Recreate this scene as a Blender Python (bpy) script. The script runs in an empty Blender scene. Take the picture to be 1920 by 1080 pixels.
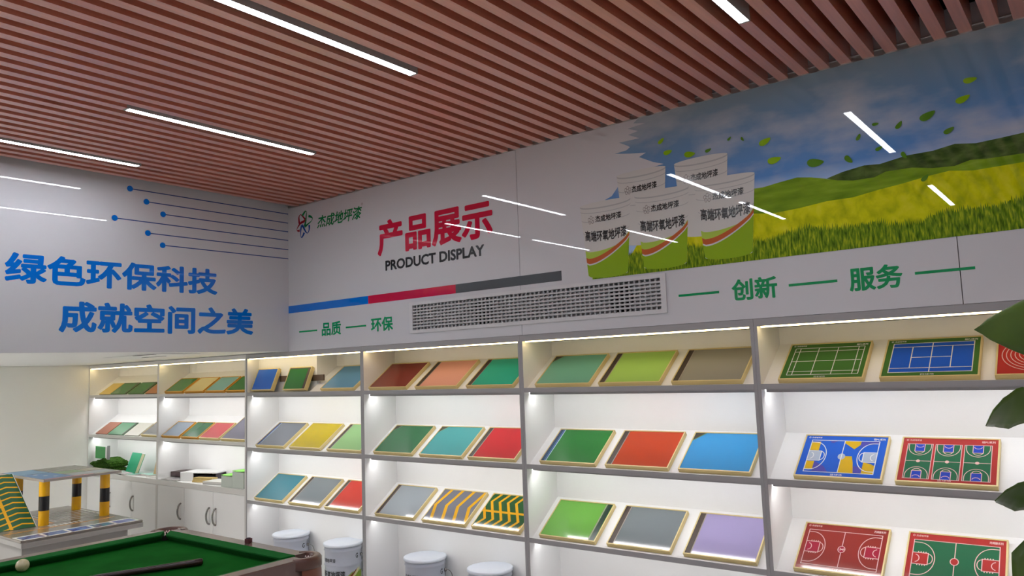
import bpy, math, random
from mathutils.geometry import delaunay_2d_cdt
from mathutils import Vector, Matrix

random.seed(7)
SC = bpy.context.scene
COL = SC.collection

# ------------------------------------------------------------------ camera, world, exposure
cam_d = bpy.data.cameras.new('camera')
cam = bpy.data.objects.new('camera', cam_d)
COL.objects.link(cam)
_r = Vector((0.78452608, 0.61907955, -0.03548703))
_u = Vector((0.09366103, -0.06173111, 0.99368852))
_w = Vector((-0.61298159, 0.78289832, 0.1064133))
CAM = Vector((4.61526, -3.29461, 1.6))
cam.matrix_world = Matrix(((_r.x, _u.x, -_w.x, CAM.x), (_r.y, _u.y, -_w.y, CAM.y), (_r.z, _u.z, -_w.z, CAM.z), (0, 0, 0, 1)))
cam_d.sensor_width = 36.0
cam_d.lens = 36.0 * 1430.84 / 1920.0
cam_d.clip_start = 0.02
SC.camera = cam

world = bpy.data.worlds.new('world')
SC.world = world
world.use_nodes = True
world.node_tree.nodes['Background'].inputs[0].default_value = (0.6, 0.65, 0.7, 1)
world.node_tree.nodes['Background'].inputs[1].default_value = 0.05

SC.view_settings.view_transform = 'Standard'
SC.view_settings.look = 'None'
SC.view_settings.gamma = 1.0
SC.view_settings.use_curve_mapping = False
SC.view_settings.exposure = 0.0
SC.cycles.use_denoising = True
SC.cycles.max_bounces = 8
SC.cycles.diffuse_bounces = 5
SC.cycles.glossy_bounces = 4
SC.cycles.sample_clamp_indirect = 6.0
SC.cycles.caustics_reflective = False
SC.cycles.caustics_refractive = False

LAMP = 43.0        # radiance of the linear ceiling lamps
LED = 30.0         # radiance of the shelf strips
LOW = 16.0         # radiance of the strips above the paint buckets
LED_WARM = 12.5    # radiance of the strips over the top shelves

# ------------------------------------------------------------------ materials
def lin(c):
    def f(v):
        v /= 255.0
        return v / 12.92 if v <= 0.04045 else ((v + 0.055) / 1.055) ** 2.4
    return tuple(f(v) for v in c)

_mats = {}
def mat(name, rgb=None, rough=0.5, metal=0.0, spec=0.5, emit=None, strength=0.0, coat=0.0, gain=1.0):
    if name in _mats:
        return _mats[name]
    m = bpy.data.materials.new(name)
    m.use_nodes = True
    b = m.node_tree.nodes['Principled BSDF']
    c = lin(rgb) if rgb is not None else (0.8, 0.8, 0.8)
    b.inputs['Base Color'].default_value = tuple(min(1, x * gain) for x in c) + (1,)
    b.inputs['Roughness'].default_value = rough
    b.inputs['Metallic'].default_value = metal
    b.inputs['Specular IOR Level'].default_value = spec
    if coat:
        b.inputs['Coat Weight'].default_value = coat
        b.inputs['Coat Roughness'].default_value = 0.03
    if emit:
        b.inputs['Emission Color'].default_value = emit + (1,)
        b.inputs['Emission Strength'].default_value = strength
    _mats[name] = m
    return m

def nodes_of(m):
    return m.node_tree.nodes, m.node_tree.links, m.node_tree.nodes['Principled BSDF']

def noise_color(m, stops, scale=(1, 1, 1), nscale=5.0, detail=5.0, distort=0.0):
    n, l, b = nodes_of(m)
    tc = n.new('ShaderNodeTexCoord'); mp = n.new('ShaderNodeMapping'); ns = n.new('ShaderNodeTexNoise'); rp = n.new('ShaderNodeValToRGB')
    mp.inputs['Scale'].default_value = scale
    ns.inputs['Scale'].default_value = nscale
    ns.inputs['Detail'].default_value = detail
    ns.inputs['Distortion'].default_value = distort
    l.new(tc.outputs['Object'], mp.inputs['Vector']); l.new(mp.outputs[0], ns.inputs['Vector']); l.new(ns.outputs['Fac'], rp.inputs['Fac'])
    cr = rp.color_ramp
    cr.elements[0].position, cr.elements[0].color = stops[0][0], tuple(stops[0][1]) + (1,)
    cr.elements[1].position, cr.elements[1].color = stops[-1][0], tuple(stops[-1][1]) + (1,)
    for p, c in stops[1:-1]:
        e = cr.elements.new(p); e.color = tuple(c) + (1,)
    l.new(rp.outputs['Color'], b.inputs['Base Color'])
    return rp

def bump(m, nscale, dist, scale=(1, 1, 1), detail=2.0, strength=1.0):
    n, l, b = nodes_of(m)
    tc = n.new('ShaderNodeTexCoord'); mp = n.new('ShaderNodeMapping'); ns = n.new('ShaderNodeTexNoise'); bp = n.new('ShaderNodeBump')
    mp.inputs['Scale'].default_value = scale
    ns.inputs['Scale'].default_value = nscale; ns.inputs['Detail'].default_value = detail
    bp.inputs['Distance'].default_value = dist; bp.inputs['Strength'].default_value = strength
    l.new(tc.outputs['Object'], mp.inputs['Vector']); l.new(mp.outputs[0], ns.inputs['Vector'])
    l.new(ns.outputs['Fac'], bp.inputs['Height']); l.new(bp.outputs[0], b.inputs['Normal'])

GLOSS = 0.008
M_panel = mat('gloss_white_panel', (206, 207, 211), GLOSS)
M_white = mat('white_laminate', (238, 238, 238), 0.45, spec=0.35)
bump(M_white, 60, 0.0003)
M_edge = mat('edge_band', (158, 157, 158), 0.5, spec=0.3)
M_edge_lit = mat('edge_band_lit', (214, 212, 209), 0.5, spec=0.3)  # edge band copy with the side room's brighter light put into its colour
M_slope = mat('white_slope', (240, 240, 240), 0.4, spec=0.35)
M_wall = mat('wall_paint', (240, 240, 237), 0.7, spec=0.25)
bump(M_wall, 90, 0.0006)
M_soffit = mat('soffit_paint', (238, 238, 238), 0.4, spec=0.4)
M_void = mat('plenum_black', (18, 17, 18), 0.9, spec=0.1)
M_floor = mat('floor_tile', (196, 194, 190), 0.25)
noise_color(M_floor, [(0.3, lin((232, 231, 229))), (0.7, lin((240, 239, 238)))], nscale=3)
M_slat = mat('slat_wood', (150, 84, 66), 0.35, spec=0.6, coat=1.0)
M_slat.node_tree.nodes['Principled BSDF'].inputs['Coat Roughness'].default_value = 0.3
M_slat.node_tree.nodes['Principled BSDF'].inputs['Coat IOR'].default_value = 2.4
noise_color(M_slat, [(0.25, lin((190, 110, 86))), (0.5, lin((206, 124, 98))), (0.75, lin((218, 138, 112)))], scale=(30, 0.9, 30), nscale=3.0, detail=6, distort=0.4)
M_lamp = mat('lamp_diffuser', (255, 255, 255), 0.4, emit=(0.95, 0.985, 1.07), strength=LAMP)
M_lampbody = mat('lamp_body', (176, 174, 172), 0.5)
M_led = mat('led_white', (255, 255, 255), 0.4, emit=(1.0, 0.99, 0.97), strength=LED)
M_ledlow = mat('led_white_low', (255, 255, 255), 0.4, emit=(1.0, 0.99, 0.97), strength=LOW)
M_ledwarm = mat('led_warm', (255, 255, 255), 0.4, emit=(1.0, 0.76, 0.35), strength=LED_WARM)
M_alu = mat('aluminium', (190, 190, 190), 0.35, metal=0.9)
M_gold = mat('gold_frame', (218, 200, 144), 0.42, metal=0.15)
M_goldside = M_gold
M_blue = mat('letter_blue', (0, 110, 208), GLOSS)
M_navy = mat('line_navy', (62, 84, 140), 0.2)
M_red = mat('letter_red', (198, 20, 58), GLOSS)
M_black = mat('letter_black', (16, 16, 18), 0.2)
M_green = mat('letter_green', (20, 146, 88), 0.1)
M_darkgreen = mat('logo_green', (14, 118, 64), 0.1)
M_slategrey = mat('bar_grey', (72, 78, 82), GLOSS)
M_steel = mat('handle_steel', (150, 148, 146), 0.25, metal=1.0)
M_dark = mat('dark_void', (30, 30, 32), 0.8, spec=0.1)

# ------------------------------------------------------------------ mesh builder
class MB:
    def __init__(self):
        self.v = []; self.f = []; self.m = []; self.smooth = []
    def poly(self, pts, mi=0, smooth=False):
        s = len(self.v); self.v.extend(tuple(p) for p in pts)
        self.f.append(tuple(range(s, s + len(pts)))); self.m.append(mi); self.smooth.append(smooth); return self
    def raw(self, pts, faces, mi=0, smooth=False):
        s = len(self.v); self.v.extend(tuple(p) for p in pts)
        for f in faces:
            self.f.append(tuple(s + i for i in f)); self.m.append(mi); self.smooth.append(smooth)
        return self
    def box(self, x0, x1, y0, y1, z0, z1, mi=0):
        p = [(x0, y0, z0), (x1, y0, z0), (x1, y1, z0), (x0, y1, z0), (x0, y0, z1), (x1, y0, z1), (x1, y1, z1), (x0, y1, z1)]
        return self.raw(p, [(0, 3, 2, 1), (4, 5, 6, 7), (0, 1, 5, 4), (1, 2, 6, 5), (2, 3, 7, 6), (3, 0, 4, 7)], mi)
    def prism(self, pts, d, mi=0):
        """extrude a planar polygon pts by vector d"""
        n = len(pts); a = [Vector(p) for p in pts]; b = [p + Vector(d) for p in a]
        fs = [tuple(reversed(range(n))), tuple(range(n, 2 * n))] + [(i, (i + 1) % n, n + (i + 1) % n, n + i) for i in range(n)]
        return self.raw(a + b, fs, mi)
    def lathe(self, prof, n=32, c=(0, 0, 0), mi=0, smooth=True, a0=0.0, a1=math.tau, cap=False):
        full = abs(a1 - a0 - math.tau) < 1e-6
        k = n if full else n + 1
        pts = []
        for r, z in prof:
            for i in range(k):
                a = a0 + (a1 - a0) * i / n
                pts.append((c[0] + r * math.cos(a), c[1] + r * math.sin(a), c[2] + z))
        fs = []
        for j in range(len(prof) - 1):
            for i in range(n):
                i2 = (i + 1) % k
                fs.append((j * k + i, j * k + i2, (j + 1) * k + i2, (j + 1) * k + i))
        return self.raw(pts, fs, mi, smooth)
    def tube(self, path, r, n=8, mi=0, closed=False):
        P = [Vector(p) for p in path]; m = len(P); rings = []
        R = r if isinstance(r, (list, tuple)) else [r] * m
        up = Vector((0, 0, 1)); prev = None
        for i in range(m):
            if closed: t = P[(i + 1) % m] - P[i - 1]
            else: t = P[min(i + 1, m - 1)] - P[max(i - 1, 0)]
            t.normalize()
            if prev is None:
                a = t.cross(up)
                if a.length < 1e-3: a = t.cross(Vector((1, 0, 0)))
            else:
                a = prev - t * prev.dot(t)
            a.normalize(); prev = a; b = t.cross(a)
            rings.append([P[i] + (a * math.cos(q) + b * math.sin(q)) * R[i] for q in (math.tau * j / n for j in range(n))])
        pts = [p for rg in rings for p in rg]; fs = []
        for i in range(m if closed else m - 1):
            i2 = (i + 1) % m
            for j in range(n):
                j2 = (j + 1) % n
                fs.append((i * n + j, i * n + j2, i2 * n + j2, i2 * n + j))
        if not closed:
            fs.append(tuple(reversed(range(n)))); fs.append(tuple((m - 1) * n + j for j in range(n)))
        return self.raw(pts, fs, mi, True)
    def xf(self, M):
        self.v = [tuple(M @ Vector(p)) for p in self.v]; return self
    def build(self, name, mats, parent=None, loc=None, bevel=0.0):
        me = bpy.data.meshes.new(name)
        me.from_pydata(self.v, [], self.f)
        for x in (mats if isinstance(mats, (list, tuple)) else [mats]):
            me.materials.append(x)
        me.polygons.foreach_set('material_index', self.m)
        me.polygons.foreach_set('use_smooth', self.smooth)
        me.update()
        o = bpy.data.objects.new(name, me); COL.objects.link(o)
        if parent is not None: o.parent = parent
        if loc is not None: o.location = loc
        if bevel:
            b = o.modifiers.new('bevel', 'BEVEL'); b.width = bevel; b.segments = 2; b.limit_method = 'ANGLE'
        return o

def tag(o, label, cat, group=None):
    o['label'] = label; o['category'] = cat
    if group: o['group'] = group
    return o

def thing(name, label, cat, loc=(0, 0, 0), group=None, rot=(0, 0, 0)):
    o = bpy.data.objects.new(name, None); COL.objects.link(o)
    o.empty_display_size = 0.05
    o.location = loc; o.rotation_euler = rot
    return tag(o, label, cat, group)

def struct(name, mb, m, parent=None, loc=None):
    o = mb.build(name, m, parent, loc)
    if parent is None: o['kind'] = 'structure'
    return o

# ------------------------------------------------------------------ lettering
_tc = {}
def text_geo(s, bold=0.0, shear=0.0):
    """flat lettering: outlines filled, strokes thickened by bold (in em) with strips along the outlines"""
    k = (s, bold, shear)
    if k in _tc: return _tc[k]
    c = bpy.data.curves.new('lettering', 'FONT'); c.body = s; c.shear = shear; c.resolution_u = 3
    o = bpy.data.objects.new('lettering', c); COL.objects.link(o)
    bpy.context.view_layer.update()
    me = bpy.data.meshes.new_from_object(o.evaluated_get(bpy.context.evaluated_depsgraph_get()))
    vs = [(v.co.x, v.co.y) for v in me.vertices]; fs = [tuple(p.vertices) for p in me.polygons]
    bpy.data.objects.remove(o); bpy.data.curves.remove(c); bpy.data.meshes.remove(me)
    if bold > 0:
        key = {}; ids = [key.setdefault((round(a, 5), round(b, 5)), i) for i, (a, b) in enumerate(vs)]
        cnt = {}
        for f in fs:
            for i in range(len(f)):
                e = tuple(sorted((ids[f[i]], ids[f[(i + 1) % len(f)]])))
                if e[0] != e[1]: cnt[e] = cnt.get(e, 0) + 1
        done = set()
        for (i, j), n in cnt.items():
            if n != 1: continue
            (ax, ay), (bx, by) = vs[i], vs[j]; L = math.hypot(bx - ax, by - ay)
            nx, ny = -(by - ay) / L * bold, (bx - ax) / L * bold
            q = len(vs); vs += [(ax + nx, ay + ny), (ax - nx, ay - ny), (bx - nx, by - ny), (bx + nx, by + ny)]; fs.append((q, q + 1, q + 2, q + 3))
            for m in (i, j):
                if m in done: continue
                done.add(m); q = len(vs); cx, cy = vs[m]
                vs += [(cx + bold * math.cos(math.tau * h / 8), cy + bold * math.sin(math.tau * h / 8)) for h in range(8)]; fs.append(tuple(range(q, q + 8)))
        # merge the overlapping outlines into one flat, non-overlapping surface
        ccw = []
        for f in fs:
            ar = sum(vs[f[i - 1]][0] * vs[f[i]][1] - vs[f[i]][0] * vs[f[i - 1]][1] for i in range(len(f)))
            if abs(ar) > 1e-8: ccw.append(list(f) if ar > 0 else list(f)[::-1])
        vo, _, fo, _, _, of = delaunay_2d_cdt([Vector(v) for v in vs], [], ccw, 0, 1e-5, True)
        cells = {}
        for f in ccw:
            P = [vs[i] for i in f]
            for cx in range(int(min(p[0] for p in P) * 12) - 1, int(max(p[0] for p in P) * 12) + 2): cells.setdefault(cx, []).append(P)
        vs = [(v.x, v.y) for v in vo]; out = []
        for f in fo:
            gx = sum(vs[i][0] for i in f) / len(f); gy = sum(vs[i][1] for i in f) / len(f)
            for P in cells.get(int(math.floor(gx * 12)), ()):
                if all((P[i][0] - P[i - 1][0]) * (gy - P[i - 1][1]) - (P[i][1] - P[i - 1][1]) * (gx - P[i - 1][0]) >= 0 for i in range(len(P))):
                    out.append(tuple(f)); break
        fs = out
    x0 = min(v[0] for v in vs); x1 = max(v[0] for v in vs); y0 = min(v[1] for v in vs); y1 = max(v[1] for v in vs)
    vs = [((a - x0) / (x1 - x0), (b - y0) / (y1 - y0)) for a, b in vs]
    _tc[k] = (vs, fs, (x1 - x0) / (y1 - y0))
    return _tc[k]

def add_text(mb, s, x0, x1, y0, y1, fn, bold=0.02, shear=0.0, mi=0, thick=0.0):
    """fn(x, y, h) places a flat point on its surface, h above it"""
    vs, fs, _ = text_geo(s, bold, shear)
    mb.raw([fn(x0 + a * (x1 - x0), y0 + b * (y1 - y0), thick) for a, b in vs], fs, mi)

def on_back(x, z, h): return (x, -h, z)          # display wall face, y = 0, facing -y
def on_bulk(y, z, h): return (h, y, z)           # bulkhead face, x = 0, facing +x

# ------------------------------------------------------------------ room shell
ZC = 2.82; ZS = 1.785
XL = -3.187; YB = -6.0; XR = 7.0; YW = 0.29
mb = MB(); mb.box(XL - .1, XR + .1, YB - .1, YW + .1, -0.1, 0.0); struct('floor', mb, M_floor)
mb = MB(); mb.box(XL - .1, XR + .1, YW, YW + .1, 0, 3.05); struct('wall_back', mb, M_wall)
mb = MB(); mb.box(XL - .1, XL, YB, YW, 0, 1.83); struct('wall_left', mb, M_wall)
mb = MB(); mb.box(XR, XR + .1, YB, YW, 0, 3.05); struct('wall_right', mb, M_wall)
mb = MB(); mb.box(XL - .1, XR + .1, YB - .1, YB, 0, 3.05); struct('wall_front', mb, M_wall)
# bulkhead over the side room
mb = MB(); mb.box(-0.12, 0.0, YB, -0.0, ZS, 3.0); mb.box(-0.12, -0.001, YB, -0.001, ZS - .0008, ZS - .0002, 1); struct('wall_bulkhead', mb, [M_panel, M_soffit])
mb = MB(); mb.box(XL, -0.12, YB, YW, ZS + 0.002, ZS + 0.06); struct('ceiling_side', mb, M_soffit)
# display wall panels over the cabinets, with seams, and an opening for the grille
GX0, GX1, GZ0, GZ1 = 1.262, 2.940, 1.862, 2.012
seam = 0.0015
def wall_panel(x0, x1, hole=False):
    m = MB()
    if not hole:
        m.box(x0, x1, 0.0, 0.02, ZS, 2.93)
    else:
        a, b = max(x0, GX0), min(x1, GX1)
        m.box(x0, x1, 0.0, 0.02, GZ1, 2.93); m.box(x0, x1, 0.0, 0.02, ZS, GZ0)
        if a > x0: m.box(x0, a, 0.0, 0.02, GZ0, GZ1)
        if b < x1: m.box(b, x1, 0.0, 0.02, GZ0, GZ1)
    struct('wall_back_panel', m, M_panel)
wall_panel(0.0, 2.095 - seam, True); wall_panel(2.095 + seam, 4.183 - seam, True); wall_panel(4.183 + seam, XR)
# fine shadow gap between panels and cabinets, metal trim along the ceiling
mb = MB(); mb.box(0.001, XR, -0.012, 0.0, 2.838, 2.842); mb.box(0.001, XR, -0.002, 0.0, 2.815, 2.842)
struct('trim_1', mb, M_alu)
mb = MB(); mb.box(XL, XL + 0.02, -5.9, -0.001, ZS - 0.014, ZS); struct('trim_2', mb, M_wall)

# ceiling: black plenum with wooden slats, lamps replacing slats here and there
mb = MB(); mb.box(-0.12, XR, YB, YW, 3.0, 3.05); ceiling = struct('ceiling', mb, M_void)
PITCH, C0, SW, SH = 0.0869, 3.672, 0.0435, 0.11
lamps = {0: [(-1.68, -0.676), (-3.85, -2.85)], 14: [(-2.15, -1.147), (-3.35, -2.35)],
         28: [(-1.733, -0.725), (-3.75, -2.72)], 38: [(-2.27, -1.267), (-3.47, -2.47)], -14: [(-2.2, -1.2), (-4.4, -3.4)], -28: [(-3.2, -2.2), (-5.2, -4.2)]}  # the last two rows are out of view, added for room lighting
n = 42
k = n
while True:
    xc = C0 - k * PITCH
    k -= 1
    if xc < 0.03: continue
    if xc > XR - 0.05: break
    segs = [(-5.97, -0.002)]
    for (a, b) in lamps.get(k + 1, []):
        out = []
        for s0, s1 in segs:
            if a - 0.012 > s0 and b + 0.012 < s1: out += [(s0, a - 0.012), (b + 0.012, s1)]
            else: out.append((s0, s1))
        segs = out
    m = MB()
    for s0, s1 in segs: m.box(xc - SW / 2, xc + SW / 2, s0, s1, ZC, ZC + SH)
    o = m.build('slat', M_slat, ceiling)
lamp_names = {(0, 0): 'short visible linear ceiling lamp above the meadow print', (0, 1): 'linear ceiling lamp behind the lamp over the meadow print',
              (14, 0): 'long linear ceiling lamp between the slats, aimed at the printed buckets', (14, 1): 'linear ceiling lamp further along the slats from the bucket print',
              (28, 0): 'linear ceiling lamp between slats, in line with the red wall title', (28, 1): 'linear ceiling lamp further along the slats from the red title',
              (38, 0): 'linear ceiling lamp alongside the blue lettered bulkhead', (38, 1): 'linear ceiling lamp beside the bulkhead, further from the cabinets',
              (-14, 0): 'unseen linear ceiling lamp added over the potted plant', (-14, 1): 'unseen linear ceiling lamp added beyond the potted plant',
              (-28, 0): 'unseen linear ceiling lamp added by the plain side wall', (-28, 1): 'unseen linear ceiling lamp added in the corner of the plain walls'}
for kk, L in lamps.items():
    for i, (a, b) in enumerate(L):
        xc = C0 - kk * PITCH
        t = thing('ceiling_lamp', lamp_names[(kk, i)], 'ceiling light', (xc, (a + b) / 2, ZC), 'linear ceiling lamps')
        h = (b - a) / 2
        m = MB(); m.box(-0.02, -0.0175, -h, h, 0.0, 0.004); m.box(0.0175, 0.02, -h, h, 0.0, 0.004); m.box(-0.02, 0.02, -h, h, 0.004, 0.1); m.box(-0.02, 0.02, -h - 0.01, -h, -0.001, 0.1); m.box(-0.02, 0.02, h, h + 0.01, -0.001, 0.1)
        m.build('housing', M_lampbody, t)
        m = MB(); m.box(-0.0174, 0.0174, -h, h, 0.0005, 0.0035); m.build('diffuser', M_lamp, t)

# side room: a recessed panel lamp further in, and an air slot in the low ceiling
for i, (x, y) in enumerate(((-1.6, -2.6), (-1.6, -4.4))):
    t = thing('panel_lamp', ('square panel lamp in the low side ceiling', 'second square panel lamp in the low side ceiling, further in')[i], 'ceiling light', (x, y, ZS), 'panel lamps')
    m = MB(); m.box(-.3, .3, -.3, .3, -.006, 0.002); m.build('frame', M_white, t)
    m = MB(); m.box(-.28, .28, -.28, .28, -.008, -.0055); m.build('diffuser', mat('panel_diffuser', (255, 255, 255), .4, emit=(1.0, .99, .95), strength=27.0), t)
t = thing('air_slot', 'slim dark air slot in the low side ceiling', 'vent', (-.62, -0.68, ZS))
m = MB(); m.box(-.36, .36, -.16, .16, -.002, .0); m.build('frame', M_soffit, t)
m = MB(); m.box(.06, .32, -.155, -.125, -.0035, -.0022); m.box(-.34, .0, .10, .108, -.0035, -.0022); m.build('slot', M_dark, t)

# ------------------------------------------------------------------ display cabinets
XB = [XL, -1.852, -0.533, 0.779, 2.076, 3.375, 4.673]
CD = 0.275; PT = 0.016
TH = math.atan2(0.177, 0.25)
cab_labels = ['white cabinet bay with doors below, against the plain side wall', 'white cabinet bay with three doors and storage boxes on its counter',
              'white open cabinet bay with the small blue and green boards', 'white open cabinet bay with the grey and green chevron boards',
              'white open cabinet bay with the orange red and lilac boards', 'white open cabinet bay holding the sports court boards']
def slope_panel(x0, x1, zt, parent):
    m = MB(); y0, y1 = 0.0325, CD
    m.prism([(x0, y0, zt), (x0, y1, zt), (x0, y1, zt + 0.172)], (x1 - x0, 0, 0)); m.build('sloped_rest', M_slope, parent)
def led(x0, x1, z, parent, warm, low=False):
    m = MB()
    if warm:
        m.box(x0 + .012, x1 - .012, 0.012, 0.022, z - 0.006, z)
        m.build('led_strip', M_ledwarm, parent)
    else:
        # strip set back under the shelf behind a small aluminium lip
        m.box(x0 + .004, x1 - .004, 0.052, 0.064, z - 0.004, z - .0002, 0)
        m.box(x0 + .004, x1 - .004, 0.048, 0.051, z - 0.014, z - .0002, 1)
        m.build('led_strip', [M_ledlow if low else M_led, M_edge], parent)
def door(x0, x1, z0, z1, hside, parent):
    m = MB(); m.box(x0 + .0015, x1 - .0015, 0.0, 0.018, z0, z1); d = m.build('door', M_white, parent, bevel=.0015)
    hx = x1 - 0.045 if hside > 0 else x0 + 0.045
    m = MB(); zc = 0.555; pth = []
    for i in range(13):
        q = math.pi * i / 12
        pth.append((hx - 0.004, -0.028 * math.sin(q) - 0.001, zc + 0.062 * math.cos(q)))
    m.tube(pth, 0.0072, 8)
    m.lathe([(0, 0), (.009, 0), (.009, .004), (0, .004)], 12, (hx - .004, 0, zc + .062)); 
    m.build('handle', M_steel, d)
for b in range(6):
    x0, x1 = XB[b], XB[b + 1]
    left = b < 2
    ME = M_edge_lit if left else M_edge
    t = thing('display_cabinet', cab_labels[b], 'cabinet', (0, 0, 0), 'display cabinets along the wall')
    for xs in (x0, x1 - PT):
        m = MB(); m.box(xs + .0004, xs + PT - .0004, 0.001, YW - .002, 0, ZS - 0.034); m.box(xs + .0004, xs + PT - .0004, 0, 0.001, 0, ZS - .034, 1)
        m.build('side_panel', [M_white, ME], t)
    a, c = x0 + PT, x1 - PT
    m = MB(); m.box(a, c, CD, CD + .012, 0, ZS - .034); m.build('back_panel', M_white, t)
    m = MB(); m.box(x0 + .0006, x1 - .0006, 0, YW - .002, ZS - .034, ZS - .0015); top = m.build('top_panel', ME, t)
    led(a, c, ZS - .034, top, True)
    zs = [1.5, 1.130, 0.785] if left else [1.5, 1.0966, 0.7141]
    for j, z in enumerate(zs):
        th = 0.024 if not (left and j == 2) else 0.042
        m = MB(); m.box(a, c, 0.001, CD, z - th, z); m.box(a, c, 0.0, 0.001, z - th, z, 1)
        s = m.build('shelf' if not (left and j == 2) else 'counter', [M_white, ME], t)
        if not (left and j == 2):
            led(a, c, z - th, s, False, j == 2)
            if b == 2 and j == 0: slope_panel(0.19, c, z, t)
            else: slope_panel(a, c, z, t)
    if b == 2:
        m = MB(); m.box(a, 0.188, 0.098, CD, 1.5, ZS - .034); m.build('boxed_column', M_white, t)
    m = MB(); m.box(a, c, .02, CD, .085, .10); m.build('bottom_panel', M_white, t)
    m = MB(); m.box(a, c, .03, .045, 0, .085); m.build('kick_panel', M_edge, t)
    if left:
        w = (c - a) / 3
        sides = (1, -1, -1) if b == 0 else (1, 1, -1)
        for i in range(3): door(a + w * i, a + w * (i + 1), .1, .741, sides[i], t)

# ------------------------------------------------------------------ sample boards
BW, BD, BH = 0.345, 0.262, 0.022
COLORS = dict(
    teal=(122, 186, 162), lime=(178, 220, 110), warmgrey=(160, 156, 142), maroon=(140, 66, 56), pink=(246, 178, 154), jade=(58, 190, 160),
    steelblue=(112, 166, 206), royal=(36, 108, 220), forest=(54, 130, 60), bottle=(52, 112, 72), aqua=(84, 170, 170), crimson=(206, 46, 52),
    slate=(122, 128, 138), yellow=(206, 182, 20), mint=(156, 204, 140), peacock=(60, 130, 146), grey=(126, 134, 138), red=(204, 62, 50),
    palegrey=(158, 166, 172), midgrey=(118, 120, 130), deepgreen=(28, 84, 40), leaf=(112, 176, 74), lilac=(172, 160, 204), orange=(196, 70, 36),
    sky=(66, 158, 220), grass=(44, 124, 54), cream=(226, 214, 160), paleblue=(128, 186, 190), sand=(222, 190, 84), brown=(176, 104, 48),
    terracotta=(176, 98, 62), seagreen=(72, 154, 104), offwhite=(226, 224, 212), ash=(150, 150, 150), bluegrey=(150, 164, 180), rose=(214, 92, 96),
    violetgrey=(128, 128, 146), courtgreen=(76, 124, 58), courtgreen2=(36, 104, 70), courtblue=(26, 92, 204), tennisblue=(42, 98, 216), courtred=(150, 50, 44),
    bordered=(178, 52, 50), key=(168, 40, 62), keygrey=(176, 188, 206), gold=(218, 178, 20), purple=(78, 76, 170), line=(236, 240, 236), pinkline=(240, 200, 196),
    keyblue=(36, 70, 190), trackred=(196, 62, 56), stripe_y=(236, 176, 24))
def bmat(n, rough=0.09):
    return mat('board_' + n, COLORS[n], rough, gain=0.84)
M_strip = mat('core_strip', (66, 54, 48), 0.5)
M_strip2 = mat('core_strip_light', (150, 140, 128), 0.4)
M_strip_dk = mat('core_strip_green', (30, 52, 44), 0.3)

_lay = [0]
def ribbon(mb, pts, w, h, closed=False, mi=0):
    _lay[0] = (_lay[0] + 1) % 17; h = h + 2e-5 * _lay[0]     # lines that cross lie one over the other
    P = [Vector((p[0], p[1])) for p in pts]; n = len(P); L = []; R = []
    for i in range(n):
        if closed: d0 = (P[i] - P[i - 1]).normalized(); d1 = (P[(i + 1) % n] - P[i]).normalized()
        else:
            d0 = (P[i] - P[i - 1]).normalized() if i else (P[1] - P[0]).normalized()
            d1 = (P[i + 1] - P[i]).normalized() if i < n - 1 else d0
        t = d0 + d1
        t = t.normalized() if t.length > 1e-6 else d1
        nn = Vector((-t.y, t.x)); c = max(0.45, nn.dot(Vector((-d0.y, d0.x))))
        L.append(P[i] + nn * w / 2 / c); R.append(P[i] - nn * w / 2 / c)
    pts3 = [(p.x, p.y, h) for p in R] + [(p.x, p.y, h) for p in L]
    fs = [(i, (i + 1) % n, n + (i + 1) % n, n + i) for i in range(n if closed else n - 1)]
    mb.raw(pts3, fs, mi)
def arc(cx, cy, rx, ry, a0, a1, n=20):
    return [(cx + rx * math.cos(math.radians(a0 + (a1 - a0) * i / n)), cy + ry * math.sin(math.radians(a0 + (a1 - a0) * i / n))) for i in range(n + 1)]
def rect(x0, y0, x1, y1): return [(x0, y0), (x1, y0), (x1, y1), (x0, y1)]
def flat(mb, pts, h, mi=0): mb.poly([(p[0], p[1], h) for p in pts], mi)
def clip_poly(pts, x0, x1, y0, y1):
    def cl(P, f, g):
        out = []
        for i in range(len(P)):
            a, b = P[i - 1], P[i]
            if f(b):
                if not f(a): out.append(g(a, b))
                out.append(b)
            elif f(a): out.append(g(a, b))
        return out
    def ix(x): return lambda a, b: (x, a[1] + (b[1] - a[1]) * (x - a[0]) / (b[0] - a[0]))
    def iy(y): return lambda a, b: (a[0] + (b[0] - a[0]) * (y - a[1]) / (b[1] - a[1]), y)
    for f, g in ((lambda p: p[0] >= x0, ix(x0)), (lambda p: p[0] <= x1, ix(x1)), (lambda p: p[1] >= y0, iy(y0)), (lambda p: p[1] <= y1, iy(y1))):
        if pts: pts = cl(pts, f, g)
    return pts

def frame_bars(m, w, d, h, fw):
    """mitred frame, outer w x d, height h, face width fw"""
    o = [(0, 0), (w, 0), (w, d), (0, d)]; i = [(fw, fw), (w - fw, fw), (w - fw, d - fw), (fw, d - fw)]
    for k in range(4):
        a, b, c, e = o[k], o[(k + 1) % 4], i[(k + 1) % 4], i[k]
        m.prism([(a[0], a[1], 0), (b[0], b[1], 0), (c[0], c[1], 0), (e[0], e[1], 0)], (0, 0, h))

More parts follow.
